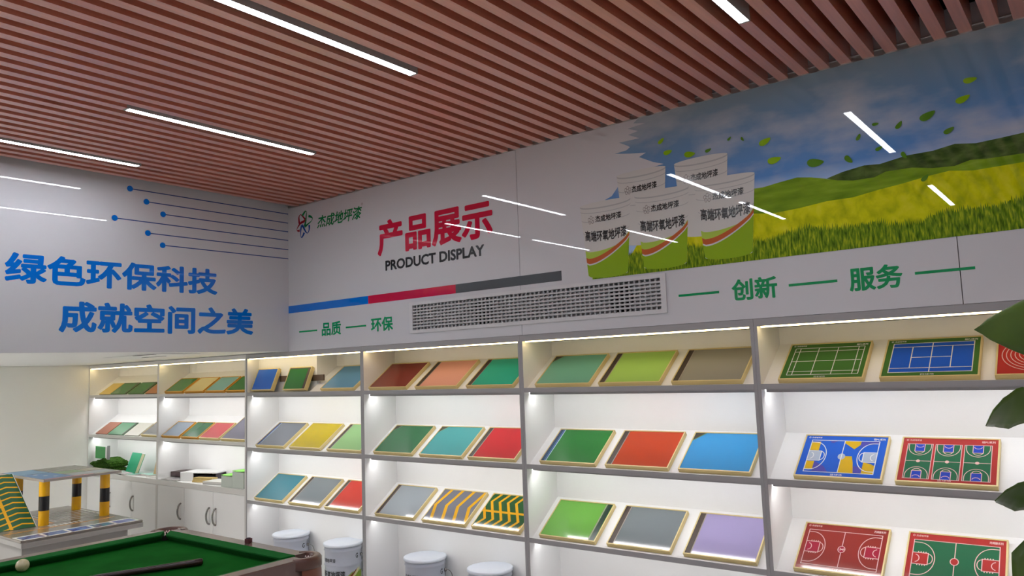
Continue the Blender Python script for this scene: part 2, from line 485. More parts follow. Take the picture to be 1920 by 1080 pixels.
HL = 0.0004
def board(x, z, color, label, style='', w=BW, d=BD, v0=0.009, group='sample boards on the sloped shelves', frame=True, fm=None, h=BH, name='sample_board', theta=TH, y0=0.021, art=None, rz=0.0):
    n = Vector((0, -math.sin(theta), math.cos(theta)))
    base = Vector((x, y0, z)) + Vector((0, math.cos(theta), math.sin(theta))) * v0 + n * (0.016 - h if theta == TH else 0.0006)
    t = thing(name, label, 'sample board', base, group, (theta, 0, rz))
    fw = 0.006
    if frame:
        m = MB(); frame_bars(m, w, d, h, fw); m.build('frame', fm or M_gold, t)
        m = MB(); m.box(fw, w - fw, fw, d - fw, 0.001, h - 0.0025); m.build('panel', bmat(color), t)
        H = h - 0.0025
    else:
        fw = 0.0
        m = MB(); m.box(.001, w - .001, .001, d - .001, 0, h * .25); m.build('backing', M_strip2, t)
        m = MB(); m.box(0, w, 0, d, h * .25, h * .5); m.build('panel', bmat(color, .3), t); H = h * .5
    W0, W1, D0, D1 = fw, w - fw, fw, d - fw
    if 'L' in style:
        m = MB(); flat(m, rect(W0, D0, W0 + .026, D1), H + HL, 0); flat(m, rect(W0 + .026, D0, W0 + .031, D1), H + HL, 1); m.build('core_strip', [M_strip, M_strip2], t)
    if 'B' in style:
        m = MB(); flat(m, rect(W0, D0, W0 + .012, D1), H + HL, 0); flat(m, rect(W0 + .016, D0, W0 + .026, D1), H + HL, 1)
        flat(m, rect(W0 + .028, D0, W0 + .033, D1), H + HL, 2); m.build('core_strip', [mat('strip_navy', (44, 52, 96), .3), mat('strip_blue', (60, 80, 150), .3), mat('strip_ice', (176, 208, 214), .3)], t)
    if 'R' in style:
        m = MB(); flat(m, rect(W1 - .032, D0, W1 - .004, D1), H + HL, 0); flat(m, rect(W1 - .040, D0, W1 - .034, D1), H + HL, 1); m.build('core_strip', [M_strip_dk, M_strip2], t)
    if 'C' in style:
        m = MB(); flat(m, [(W0, D1 - .05), (W0 + .05, D1), (W0, D1)], H + HL, 0); flat(m, [(W0, D1 - .058), (W0 + .058, D1), (W0 + .05, D1), (W0, D1 - .05)], H + HL, 1)
        m.build('core_corner', [mat('corner_dark', (62, 58, 44), .4), mat('corner_green', (92, 132, 88), .3)], t)
    if 'T' in style:
        m = MB(); flat(m, rect(W0, D1 - .008, W1, D1), H + HL, 0); flat(m, rect(W1 - .03, D0, W1, D1), H + HL, 0); m.build('core_strip', M_strip, t)
    if art: art(t, W0, W1, D0, D1, H)
    return t

def chevrons(polyl, pitch, n0, n1, wline, color, cross=None):
    def art(t, x0, x1, y0, y1, H):
        m = MB(); w, d = x1 - x0, y1 - y0
        def strip(pl, wd):
            for (ua, va), (ub, vb) in zip(pl[:-1], pl[1:]):
                q = clip_poly([(ua - wd, va), (ub - wd, vb), (ub + wd, vb), (ua + wd, va)], 0, 1, 0, 1)
                if len(q) > 2: flat(m, [(x0 + p[0] * w, y0 + p[1] * d) for p in q], H + HL)
        for k in range(n0, n1): strip([(u + k * pitch, v) for u, v in polyl], wline)
        if cross is not None: flat(m, [(x0, y0 + (cross - .03) * d), (x1, y0 + (cross - .03) * d), (x1, y0 + (cross + .03) * d), (x0, y0 + (cross + .03) * d)], H + HL * 1.5)
        m.build('yellow_stripes', bmat(color), t)
    return art

def captions(t, x0, x1, y0, y1, H, series, sport, lm):
    w, d = x1 - x0, y1 - y0
    fn = lambda a, b, h: (a, b, H + HL * 3)
    m = MB()
    add_text(m, '杰成地坪漆', x0 + .07 * w, x0 + .20 * w, y1 - .070 * d, y1 - .030 * d, fn, 0.02)
    ribbon(m, arc(x0 + .045 * w, y1 - .05 * d, .010 * w, .018 * d, 0, 360, 10)[:-1], .0018, H + HL * 3, True)
    add_text(m, series, x1 - .165 * w, x1 - .03 * w, y1 - .088 * d, y1 - .036 * d, fn, 0.025)
    add_text(m, sport, x0 + .42 * w, x0 + .56 * w, y0 + .020 * d, y0 + .062 * d, fn, 0.0)
    m.build('caption', lm, t)

def art_badminton(t, x0, x1, y0, y1, H):
    w, d = x1 - x0, y1 - y0; X = lambda u: x0 + w * (.07 + .87 * u); Y = lambda v: y0 + d * (.10 + .78 * v); m = MB()
    ln = .0032
    for u in (0, .075, .35, .63, .92, 1): ribbon(m, [(X(u), Y(0)), (X(u), Y(1))], ln, H + HL * 2)
    for v in (0, .12, .5, .87, 1): ribbon(m, [(X(0), Y(v)), (X(1), Y(v))], ln, H + HL * 2)
    m.build('court_lines', bmat('line'), t); captions(t, x0, x1, y0, y1, H, '硅PU系列', '羽毛球场', bmat('line'))
def art_tennis(t, x0, x1, y0, y1, H):
    w, d = x1 - x0, y1 - y0; X = lambda u: x0 + w * (.065 + .875 * u); Y = lambda v: y0 + d * (.10 + .79 * v)
    m = MB(); flat(m, rect(X(0), Y(0), X(1), Y(1)), H + HL); m.build('court_surface', bmat('tennisblue'), t)
    m = MB(); ln = .0034
    ribbon(m, rect(X(0), Y(0), X(1), Y(1)), ln, H + HL * 2, True)
    for v in (.14, .87): ribbon(m, [(X(0), Y(v)), (X(1), Y(v))], ln, H + HL * 2)
    for u in (.255, .745): ribbon(m, [(X(u), Y(.14)), (X(u), Y(.87))], ln, H + HL * 2)
    ribbon(m, [(X(.255), Y(.5)), (X(.745), Y(.5))], ln, H + HL * 2); ribbon(m, [(X(.5), Y(0)), (X(.5), Y(1))], ln, H + HL * 2)
    m.build('court_lines', bmat('line'), t); captions(t, x0, x1, y0, y1, H, '硅PU系列', '网球场', bmat('line'))
def basket_lines(m, X, Y, h, ln, ticks=True):
    ax = X(1) - X(0); ay = Y(1) - Y(0)
    ribbon(m, rect(X(0), Y(0), X(1), Y(1)), ln, h, True)
    ribbon(m, [(X(.5), Y(0)), (X(.5), Y(1))], ln, h)
    for s in (0, 1):
        q = (lambda u: X(u)) if s == 0 else (lambda u: X(1 - u))
        k = 1 if s == 0 else -1
        pts = [(q(0), Y(.07))] + [(q(.07) + k * ax * .20 * math.cos(a), Y(.5) + ay * .43 * math.sin(a)) for a in (math.radians(-90 + 180 * i / 24) for i in range(25))] + [(q(0), Y(.93))]
        ribbon(m, pts, ln, h)
        ribbon(m, [(q(0), Y(.35)), (q(.19), Y(.35)), (q(.19), Y(.65)), (q(0), Y(.65))], ln, h)
        ribbon(m, [(q(.19) + k * ax * .055 * math.cos(a), Y(.5) + ay * .13 * math.sin(a)) for a in (math.radians(-90 + 180 * i / 14) for i in range(15))], ln, h)
        ribbon(m, [(q(.03) + k * ax * .055 * math.cos(a), Y(.5) + ay * .10 * math.sin(a)) for a in (math.radians(-80 + 160 * i / 12) for i in range(13))], ln, h)
        if ticks:
            for u in (.07, .10, .13, .16):
                for v, e in ((.65, .035), (.35, -.035)): ribbon(m, [(q(u), Y(v)), (q(u), Y(v + e))], ln * 1.2, h)
def art_bluecourt(t, x0, x1, y0, y1, H):
    w, d = x1 - x0, y1 - y0; X = lambda u: x0 + w * (.085 + .825 * u); Y = lambda v: y0 + d * (.095 + .79 * v)
    m = MB(); P = lambda l: [(X(a), Y(b)) for a, b in l]
    for l in ([(0, .67), (.14, .67), (.14, .95), (0, .95)], [(0, .07), (.12, .07), (.12, .33), (0, .33)], [(.5, 0), (.72, 0), (.685, .32), (.65, .52), (.54, .52), (.5, .42)],
              [(.5, 1), (.74, 1), (.735, .88), (.66, .74), (.5, .93)], [(.83, 0), (1, 0), (1, .25), (.93, .31), (.83, .35)]): m = MB(); flat(m, P(l), H + HL); m.build('gold_patch', bmat('gold'), t)
    m = MB()
    for l in ([(.12, .0), (.36, .0), (.28, .18), (.12, .33)], [(.74, 1), (1, 1), (1, .94), (.84, .88), (.74, .8)], [(.72, 0), (.83, 0), (.83, .2), (.7, .22)], [(.28, 1), (.4, 1), (.34, .93), (.3, .93)]): m = MB(); flat(m, P(l), H + HL); m.build('purple_patch', bmat('purple'), t)
    for rc in (rect(0, .35, .19, .65), rect(.81, .35, 1, .65)):
        m = MB(); flat(m, P(rc), H + HL * 1.5); m.build('grey_key', bmat('keygrey'), t)
    m = MB(); flat(m, [(X(.5) + w * .045 * math.cos(q), Y(.5) + d * .075 * math.sin(q)) for q in (math.tau * i / 20 for i in range(20))], H + HL * 1.5); m.build('centre_circle', bmat('keygrey'), t)
    m = MB(); basket_lines(m, X, Y, H + HL * 2, .0034, False); m.build('court_lines', bmat('line'), t)
    captions(t, x0, x1, y0, y1, H, '硅PU系列', '篮球场', bmat('line'))
def art_triple(t, x0, x1, y0, y1, H):
    w, d = x1 - x0, y1 - y0; l = MB(); ln = .0026
    for i in range(3):
        X = lambda u, i=i: x0 + w * (.055 + .305 * i + .275 * u); Y = lambda v: y0 + d * (.06 + .80 * v)
        g = MB(); flat(g, rect(X(0), Y(0), X(1), Y(1)), H + HL); g.build('court_surface', bmat('courtgreen2'), t)
        for s in (0, 1):
            q = (lambda v: Y(v)) if s == 0 else (lambda v: Y(1 - v)); k = 1 if s == 0 else -1
            kb = MB(); flat(kb, rect(X(.31), min(q(0), q(.22)), X(.69), max(q(0), q(.22))), H + HL * 1.5); kb.build('blue_key', bmat('keyblue'), t)
            ribbon(l, [(X(.31), q(0)), (X(.31), q(.22)), (X(.69), q(.22)), (X(.69), q(0))], ln, H + HL * 2)
            ay = Y(1) - Y(0); ax = X(1) - X(0)
            ribbon(l, [(X(.06), q(0))] + [(X(.5) + ax * .44 * math.cos(a), q(.09) + k * ay * .24 * math.sin(a)) for a in (math.radians(180 - 180 * j / 20) for j in range(21))] + [(X(.94), q(0))], ln, H + HL * 2)
            ribbon(l, [(X(.5) + ax * .16 * math.cos(a), q(.22) + k * ay * .06 * math.sin(a)) for a in (math.radians(180 * j / 10) for j in range(11))], ln, H + HL * 2)
            ribbon(l, [(X(.5) + ax * .14 * math.cos(a), q(.05) + k * ay * .05 * math.sin(a)) for a in (math.radians(180 * j / 10) for j in range(11))], ln, H + HL * 2)
        ribbon(l, rect(X(0), Y(0), X(1), Y(1)), ln, H + HL * 2, True); ribbon(l, [(X(0), Y(.5)), (X(1), Y(.5))], ln, H + HL * 2)
        flat(l, [(X(.5) + w * .022 * math.cos(a), Y(.5) + d * .032 * math.sin(a)) for a in (math.tau * j / 14 for j in range(14))], H + HL * 2)
    l.build('court_lines', bmat('pinkline'), t)
    captions(t, x0, x1, y0, y1, H, '硅PU系列', '篮球场', bmat('pinkline'))
def art_single(border, key, line, centre):
    def art(t, x0, x1, y0, y1, H):
        w, d = x1 - x0, y1 - y0; X = lambda u: x0 + w * (.055 + .885 * u); Y = lambda v: y0 + d * (.10 + .765 * v)
        if border:
            m = MB(); flat(m, rect(X(0), Y(0), X(1), Y(1)), H + HL); m.build('court_surface', bmat(border), t)
        for rc in (rect(X(0), Y(.35), X(.19), Y(.65)), rect(X(.81), Y(.35), X(1), Y(.65))):
            m = MB(); flat(m, rc, H + HL * 1.5); m.build('red_key', bmat(key), t)
        m = MB(); flat(m, [(X(.5) + w * .04 * math.cos(q), Y(.5) + d * .065 * math.sin(q)) for q in (math.tau * i / 20 for i in range(20))], H + HL * 2.5); m.build('centre_circle', bmat(key), t)
        m = MB(); basket_lines(m, X, Y, H + HL * 2, .0032)
        ribbon(m, arc(X(.5), Y(.5), w * .042, d * .068, 0, 360, 22)[:-1], .003, H + HL * 3, True)
        if centre:
            for s in (-.5, .5): ribbon(m, [(X(.5) - w * .02, Y(.5) + s * d * .06), (X(.5), Y(.5)), (X(.5) + w * .03, Y(.5) + s * d * .05)], .0025, H + HL * 3)
            ribbon(m, [(X(.5) - w * .04, Y(.5)), (X(.5) + w * .04, Y(.5))], .0025, H + HL * 3)
        m.build('court_lines', bmat(line), t); captions(t, x0, x1, y0, y1, H, '丙烯酸系列', '篮球场', bmat(line))
    return art
def art_track(t, x0, x1, y0, y1, H):
    w, d = x1 - x0, y1 - y0; m = MB(); cx, cy = x0 + w * .5, y0 + d * .48
    for i in range(6):
        r = d * (.40 - .055 * i); e = w * .16
        ribbon(m, [(cx + e + r * math.cos(a), cy + r * math.sin(a)) for a in (math.radians(-90 + 180 * j / 24) for j in range(25))] + [(cx - e + r * math.cos(a), cy + r * math.sin(a)) for a in (math.radians(90 + 180 * j / 24) for j in range(25))], .003, H + HL * 2, True)
    m.build('lane_lines', bmat('pinkline'), t); captions(t, x0, x1, y0, y1, H, '硅PU系列', '塑胶跑道', bmat('pinkline'))

Z1, Z2, Z3, ZL2 = 1.5, 1.0966, 0.7141, 1.130
chev = chevrons([(.2, 0), (.05, .49), (.18, 1)], .27, -1, 5, .036, 'stripe_y')
herring = chevrons([(.2, 0), (.335, .245), (.066, .76), (.18, 1)], .18, -3, 6, .029, 'stripe_y', .47)
# top shelves
board(2.150, Z1, 'teal', 'teal green board with a cut corner, beside the lime green board on the top shelf', 'C')
board(2.548, Z1, 'lime', 'lime green board between the teal and the warm grey boards on the top shelf', 'L')
board(2.953, Z1, 'warmgrey', 'warm grey board beside the lime green board on the top shelf', 'L')
board(0.815, Z1, 'maroon', 'dark maroon board in a gold frame on the top shelf')
board(1.236, Z1, 'pink', 'salmon pink board between the maroon and jade boards on the top shelf', 'L')
board(1.655, Z1, 'jade', 'jade green board beside the salmon pink board on the top shelf', 'L')
board(0.322, Z1, 'steelblue', 'steel blue board on the top shelf beside the small upright green board')
board(3.459, Z1, 'courtgreen', 'green badminton court board with pale lines on the top shelf', art=art_badminton)
board(3.864, Z1, 'courtgreen', 'blue tennis court board with green border on the top shelf', art=art_tennis)
board(4.258, Z1, 'trackred', 'red running track board with oval lane lines, beside the tennis board', art=art_track)
# small steep boards leaning on a plank
for (x, c, lb) in ((-0.487, 'royal', 'small royal blue board leaning upright on the top shelf'), (-0.092, 'forest', 'small dark green board leaning upright beside the small blue board')):
    board(x, Z1, c, lb, 'T' if c == 'forest' else '', w=.255, d=.172, theta=math.radians(67), y0=.036, v0=.004, h=.03, group='small upright boards')
m = MB(); m.box(-.235, .275, -.005, .005, 0, .042)
o = m.build('wooden_plank', mat('plank_dark', (84, 66, 52), .5), None, (0, .0925, 1.572)); tag(o, 'narrow dark wooden plank behind the two small upright boards', 'plank')
m = MB()
for xx in (-.225, .255): m.box(xx, xx + .012, .006, .097, 1.5, 1.573)
# second shelves
board(0.850, Z2, 'bottle', 'bottle green board with a cut corner, beside the aqua board', 'C')
board(1.260, Z2, 'aqua', 'aqua board between the bottle green and crimson boards', 'C')
board(1.650, Z2, 'crimson', 'crimson board beside the aqua board', 'L')
board(-0.444, Z2, 'slate', 'slate grey board beside the yellow board', 'B')
board(-0.036, Z2, 'yellow', 'bright yellow board between the slate grey and mint boards')
board(0.382, Z2, 'mint', 'pale mint green board beside the yellow board', 'L')
board(2.162, Z2, 'grass', 'grass green board with blue edge strips, beside the orange red board', 'B')
board(2.565, Z2, 'orange', 'orange red board between the grass green and sky blue boards', 'L')
board(2.962, Z2, 'sky', 'sky blue board with a cut green corner, beside the orange red board', 'C')
board(3.495, Z2, 'courtblue', 'blue basketball court board with gold patches and grey keys', art=art_bluecourt)
board(3.888, Z2, 'bordered', 'red bordered board showing three small green basketball courts', art=art_triple)
# third shelves
board(0.855, Z3, 'palegrey', 'pale grey board with a brown side strip, beside the grey chevron board', 'L')
board(1.269, Z3, 'midgrey', 'grey board with yellow chevron stripes', art=chev)
board(1.663, Z3, 'deepgreen', 'dark green board with yellow herringbone arrows', art=herring)
board(-0.463, Z3, 'peacock', 'peacock blue board on the third shelf, above the paint buckets')
board(-0.050, Z3, 'grey', 'mid grey board between the peacock blue and red boards', 'L')
board(0.352, Z3, 'red', 'bright red board above the paint buckets, beside a mid grey board', 'L')
board(2.140, Z3, 'leaf', 'leaf green board with dark strips along one side, beside a cool grey board', 'R')
board(2.553, Z3, 'grey', 'cool grey board between the leaf green and lilac boards', 'L')
board(2.963, Z3, 'lilac', 'lilac board with a brown side strip', 'L')
board(3.466, Z3, 'courtred', 'brick red basketball court board with crimson keys', art=art_single(None, 'key', 'pinkline', True))
board(3.880, Z3, 'bordered', 'green basketball court board with red border and red keys', art=art_single('courtgreen2', 'bordered', 'pinkline', False))
# the two cabinets with doors
G2 = 'small boards in the door cabinets'
M_amber = mat('amber_frame', (214, 160, 66), 0.35, metal=0.4)
board(-3.03, Z1, 'sand', 'small sandy yellow frameless board beside the plain wall', w=.225, d=.165, frame=False, group=G2, v0=.009)
board(-2.795, Z1, 'forest', 'small green frameless board beside the sandy yellow one', w=.31, d=.165, frame=False, group=G2, v0=.009, style='T')
board(-2.45, Z1, 'grass', 'small green frameless board between the first green one and the brown one', w=.285, d=.165, frame=False, group=G2, v0=.009, style='T')
board(-2.135, Z1, 'brown', 'small brown frameless board on the top shelf', w=.245, d=.165, frame=False, group=G2, v0=.009)
board(-1.785, Z1, 'grass', 'small green board in an amber frame beside the cream board', w=.29, d=.188, group=G2, fm=M_amber)
board(-1.462, Z1, 'cream', 'small cream board in an amber frame on the top shelf', w=.285, d=.188, group=G2, fm=M_amber)
board(-1.148, Z1, 'paleblue', 'small pale blue board in an amber frame on the top shelf', w=.275, d=.188, group=G2, fm=M_amber)
board(-.845, Z1, 'grass', 'small green board in an amber frame beside the pale blue board', w=.285, d=.188, group=G2, fm=M_amber)
board(-3.085, ZL2, 'terracotta', 'small terracotta frameless board beside the plain wall', w=.235, d=.168, frame=False, group=G2)
board(-2.835, ZL2, 'seagreen', 'small sea green frameless board beside the terracotta one', w=.31, d=.168, frame=False, group=G2, style='T')
board(-2.505, ZL2, 'offwhite', 'small off white frameless board beside the sea green one', w=.26, d=.168, frame=False, group=G2)
board(-2.19, ZL2, 'ash', 'small ash grey board in a gold frame beside the off white one', w=.285, d=.188, group=G2)
board(-1.832, ZL2, 'bluegrey', 'small pale blue grey board in an amber frame beside the green one', w=.285, d=.19, group=G2, fm=M_amber)
board(-1.515, ZL2, 'bottle', 'small dark green board in an amber frame between blue grey and rose boards', w=.265, d=.19, group=G2, fm=M_amber)
board(-1.230, ZL2, 'rose', 'small rose red board in a gold frame', w=.285, d=.19, group=G2)
board(-.918, ZL2, 'violetgrey', 'larger violet grey board beside the small rose red board', w=.345, d=.275, group=G2)

# ------------------------------------------------------------------ lettering and graphics on the bulkhead and the display wall
def sign(name, label, s, a0, a1, z0, z1, fn, m_, bold, shear=0.0, thick=0.0008):
    m = MB(); add_text(m, s, a0, a1, z0, z1, fn, bold, shear, 0, thick)
    o = m.build(name, m_); return tag(o, label, 'lettering')
sign('wall_lettering', 'upper line of blue Chinese lettering on the white bulkhead', '绿色环保科技', -1.788, -0.554, 2.158, 2.327, on_bulk, M_blue, 0.034)
sign('wall_lettering', 'lower line of blue Chinese lettering on the white bulkhead', '成就空间之美', -1.514, -0.287, 1.897, 2.076, on_bulk, M_blue, 0.034)
dots = [(-1.135, 2.778), (-1.033, 2.712), (-0.927, 2.648), (-1.222, 2.585), (-1.021, 2.517), (-0.927, 2.451)]
for i, (y, z) in enumerate(dots):
    m = MB(); m.prism([(0, y + .018 * math.cos(q), z + .018 * math.sin(q)) for q in (math.tau * j / 24 for j in range(24))], (.0012, 0, 0), 0)
    m.box(0, .001, y, -0.001, z - .003, z + .003, 1)
    o = m.build('circuit_line', [M_blue, M_navy])
    tag(o, 'thin line ending in a blue dot on the bulkhead, %s from the ceiling' % ('topmost', 'second', 'third', 'fourth, the longest,', 'fifth', 'lowest')[i], 'wall graphic', 'dotted lines on the bulkhead')

sign('wall_title', 'large red Chinese title on the white display wall', '产品展示', 0.950, 1.914, 2.352, 2.580, on_back, M_red, 0.034)
sign('wall_title', 'black English title beneath the red Chinese title', 'PRODUCT DISPLAY', 1.020, 1.845, 2.252, 2.318, on_back, M_black, 0.036)
# logo with its brush lettering
t = thing('wall_logo', 'green brush lettering with a three coloured loop emblem, by the corner', 'logo', (0, 0, 0))
m = MB(); add_text(m, '杰成地坪漆', .333, .804, 2.625, 2.712, on_back, 0.022, 0.22, 0, .0008); m.build('brush_lettering', M_darkgreen, t)
m = MB(); add_text(m, '®', .797, .815, 2.712, 2.730, on_back, 0.0, 0, 0, .001); m.build('registered_mark', mat('mark_grey', (120, 80, 80), .3), t)
LG = {'green': [[(.20, .78), (.27, .90), (.30, .93), (.33, .88), (.32, .80), (.30, .55), (.27, .40), (.36, .46), (.46, .54), (.49, .62), (.46, .68), (.38, .74)]],
      'red': [[(.12, .55), (.11, .76), (.14, .84), (.18, .83), (.29, .62), (.16, .56), (.08, .44), (.05, .36), (.08, .30), (.13, .31)]],
      'blue': [[(.40, .42), (.40, .28), (.36, .16), (.30, .22), (.20, .47), (.16, .30), (.16, .10), (.20, .06), (.26, .20)]]}
for cname, mm in (('green', M_darkgreen), ('red', mat('logo_red', (150, 14, 36), .1)), ('blue', mat('logo_blue', (10, 66, 150), .1))):
    m = MB()
    for pl in LG[cname]:
        pts = [Vector((p[0], p[1])) for p in pl]
        # widen strokes towards the middle of each loop
        N = 40; sm = []
        for i in range(N + 1):
            q = i / N * (len(pts) - 1); j = min(int(q), len(pts) - 2); f = q - j
            p0, p1, p2, p3 = pts[max(j - 1, 0)], pts[j], pts[j + 1], pts[min(j + 2, len(pts) - 1)]
            sm.append(0.5 * ((2 * p1) + (p2 - p0) * f + (2 * p0 - 5 * p1 + 4 * p2 - p3) * f * f + (3 * p1 - p0 - 3 * p2 + p3) * f ** 3))
        wx = lambda p: .083 + p.x * .405; wz = lambda p: 2.575 + p.y * .208
        for i in range(N):
            a, b = sm[i], sm[i + 1]; d = Vector((wx(b) - wx(a), wz(b) - wz(a)))
            if d.length < 1e-6: continue
            nn = Vector((-d.y, d.x)).normalized() * (.0028 + .0065 * (abs(math.cos(2 * math.pi * i / N)) ** 2))
            m.poly([(wx(a) - nn.x, -.001, wz(a) - nn.y), (wx(b) - nn.x, -.001, wz(b) - nn.y), (wx(b) + nn.x, -.001, wz(b) + nn.y), (wx(a) + nn.x, -.001, wz(a) + nn.y)])
    m.build('emblem_loop', mm, t)
# three coloured bar
t = thing('colour_bar', 'horizontal bar in blue, red and grey running from the corner', 'wall graphic', (0, 0, 0))
for nm, a, b, mm in (('blue_section', .001, .852, M_blue), ('red_section', .852, 1.617, M_red), ('grey_section', 1.617, 2.369, M_slategrey)):
    m = MB(); m.box(a, b, -.001, 0, 2.056, 2.108); m.build(nm, mm, t)
# slogan strip
sl = [('品质', .374, .577, 1.873, 1.966, 'first'), ('环保', .875, 1.080, 1.872, 1.963, 'second'), ('创新', 3.288, 3.493, 1.870, 1.966, 'third'), ('服务', 3.787, 3.986, 1.867, 1.964, 'fourth')]
where = ('beside the corner', 'beside the air grille', 'beneath the printed buckets', 'beneath the meadow print')
for (s, a, b, z0, z1, w_), wh in zip(sl, where):
    sign('slogan_lettering', 'pair of green Chinese characters on the display wall, ' + wh, s, a, b, z0, z1, on_back, M_green, 0.030)
for (a, b), wh in zip(((.123, .323), (.626, .827), (3.028, 3.228), (3.542, 3.741), (4.030, 4.233)), ('beside the corner', 'between the two words beside the air grille', 'just past the end of the air grille', 'between the two words beneath the meadow print', 'past the last lettered word')):
    m = MB(); m.box(a, b, -.0012, 0, 1.9115, 1.9225)
    tag(m.build('slogan_dash', M_green), 'green dash on the display wall ' + wh, 'lettering')

# air grille
t = thing('air_grille', 'long white air grille above the shelves', 'vent', (0, 0, 0))
m = MB(); fx0, fx1, fz0, fz1 = 1.236, 2.968, 1.842, 2.031
for (a, b, c, d) in ((fx0, GX0, fz0, fz1), (GX1, fx1, fz0, fz1), (GX0, GX1, fz0, GZ0), (GX0, GX1, GZ1, fz1)): m.box(a, b, -.009, 0, c, d)
m.build('frame', mat('grille_white', (206, 206, 208), .4), t)
m = MB()
for i in range(1, 58):
    x = GX0 + (GX1 - GX0) * i / 58; m.box(x - .0042, x + .0042, .000, .010, GZ0, GZ1)
for i in range(1, 8):
    z = GZ0 + (GZ1 - GZ0) * i / 8; m.box(GX0, GX1, -.006, .008, z - .0046, z + .0046)
o = m.build('lattice', mat('grille_lattice', (182, 183, 185), .5), t)
m = MB(); m.box(GX0 - .01, GX1 + .01, .08, .085, GZ0 - .02, GZ1 + .02)
m.box(GX0 - .01, GX1 + .01, .021, .08, GZ1 + .01, GZ1 + .02); m.box(GX0 - .01, GX1 + .01, .021, .08, GZ0 - .02, GZ0 - .01)
m.build('duct', mat('duct_grey', (206, 208, 210), .6), t)
for x in (1.775, 2.69):
    m = MB(); m.prism([(x + .055 * math.cos(q), .03, 1.937 + .07 * math.sin(q)) for q in (math.tau * j / 24 for j in range(24))], (0, .045, 0)); m.build('fan_inlet', M_dark, t)

# ------------------------------------------------------------------ printed meadow mural
sky = mat('print_sky', (120, 160, 220), GLOSS)
n_, l_, b_ = nodes_of(sky)
tc = n_.new('ShaderNodeTexCoord'); sp = n_.new('ShaderNodeSeparateXYZ'); mp = n_.new('ShaderNodeMapping'); ns = n_.new('ShaderNodeTexNoise')
rp = n_.new('ShaderNodeValToRGB'); rz_ = n_.new('ShaderNodeMapRange'); rgz = n_.new('ShaderNodeValToRGB'); mx = n_.new('ShaderNodeMix'); mx.data_type = 'RGBA'
l_.new(tc.outputs['Object'], sp.inputs[0]); l_.new(sp.outputs['Z'], rz_.inputs['Value'])
rz_.inputs['From Min'].default_value = 2.33; rz_.inputs['From Max'].default_value = 2.82
l_.new(rz_.outputs[0], rgz.inputs['Fac'])
e = rgz.color_ramp.elements
e[0].position = 0.0; e[0].color = lin((176, 204, 240)) + (1,)
e[1].position = 1.0; e[1].color = lin((138, 160, 172)) + (1,)
q = rgz.color_ramp.elements.new(0.16); q.color = lin((92, 142, 204)) + (1,)
q = rgz.color_ramp.elements.new(0.6); q.color = lin((104, 144, 184)) + (1,)
mp.inputs['Scale'].default_value = (1.0, 1.0, 2.2); ns.inputs['Scale'].default_value = 2.3; ns.inputs['Detail'].default_value = 6
mp.inputs['Location'].default_value = (0.35, 0, 0.2)
l_.new(tc.outputs['Object'], mp.inputs['Vector']); l_.new(mp.outputs[0], ns.inputs['Vector']); l_.new(ns.outputs['Fac'], rp.inputs['Fac'])
rp.color_ramp.elements[0].position = 0.47; rp.color_ramp.elements[0].color = (0, 0, 0, 1); rp.color_ramp.elements[1].position = 0.70; rp.color_ramp.elements[1].color = (.75, .75, .75, 1)
l_.new(rp.outputs['Color'], mx.inputs[0]); l_.new(rgz.outputs['Color'], mx.inputs[6]); mx.inputs[7].default_value = lin((198, 198, 200)) + (1,)
l_.new(mx.outputs[2], b_.inputs['Base Color'])
def grass_mat(name, stops, sx, sz, ns_):
    g = mat(name, (100, 130, 40), GLOSS); noise_color(g, stops, (sx, 1, sz), ns_, 6, 0.3); return g
M_hill = grass_mat('print_hill', [(.3, lin((96, 132, 26))), (.6, lin((128, 162, 40))), (.8, lin((150, 178, 60)))], 1.2, 6, 5)
M_hilld = grass_mat('print_far_hill', [(.35, lin((50, 74, 34))), (.6, lin((84, 108, 52))), (.8, lin((104, 124, 66)))], 2, 4, 9)
M_yel = grass_mat('print_yellow_field', [(.25, lin((150, 166, 20))), (.55, lin((206, 210, 22))), (.85, lin((226, 222, 60)))], 3, 2.2, 7)
M_grs = grass_mat('print_grass', [(.32, lin((52, 84, 18))), (.5, lin((104, 138, 30))), (.68, lin((170, 186, 40)))], 14, 2.6, 9)
mural = thing('meadow_mural', 'printed mural of sky, hills and meadow with paint buckets on the display wall', 'mural', (0, 0, 0))
ZM = 2.042; XM = 6.6
L1 = .0004
def sheet(name, pts, mm, lv, parent=mural):
    m = MB(); m.poly([(x, -L1 * lv, z) for x, z in pts]); return m.build(name, mm, parent)
jag = [(2.90, 2.835), (2.838, 2.796), (2.905, 2.782), (2.805, 2.776), (2.862, 2.752), (2.806, 2.744), (2.868, 2.714), (2.752, 2.716), (2.800, 2.69), (2.813, 2.680), (2.792, 2.668), (2.723, 2.664), (2.81, 2.648), (2.899, 2.634), (2.86, 2.62), (2.935, 2.58), (2.99, 2.56), (2.87, 2.55), (2.74, 2.50), (2.695, 2.452), (2.54, 2.40), (2.56, ZM)]
sheet('printed_sky', jag[::-1] [:0] + jag + [(XM, ZM), (XM, 2.835)], sky, 1)
hill = [(2.9, 2.33), (3.2, 2.35), (3.418, 2.362), (3.46, 2.360), (3.531, 2.369), (3.612, 2.377), (3.667, 2.367), (3.731, 2.349), (3.773, 2.334), (3.835, 2.322), (3.916, 2.321), (3.958, 2.336), (4.054, 2.334), (4.127, 2.318), (4.199, 2.312), (4.253, 2.325), (4.305, 2.319), (4.421, 2.316), (XM, 2.31)]
sheet('printed_hill', [(2.9, ZM), (XM, ZM)] + hill[::-1], M_hill, 3)
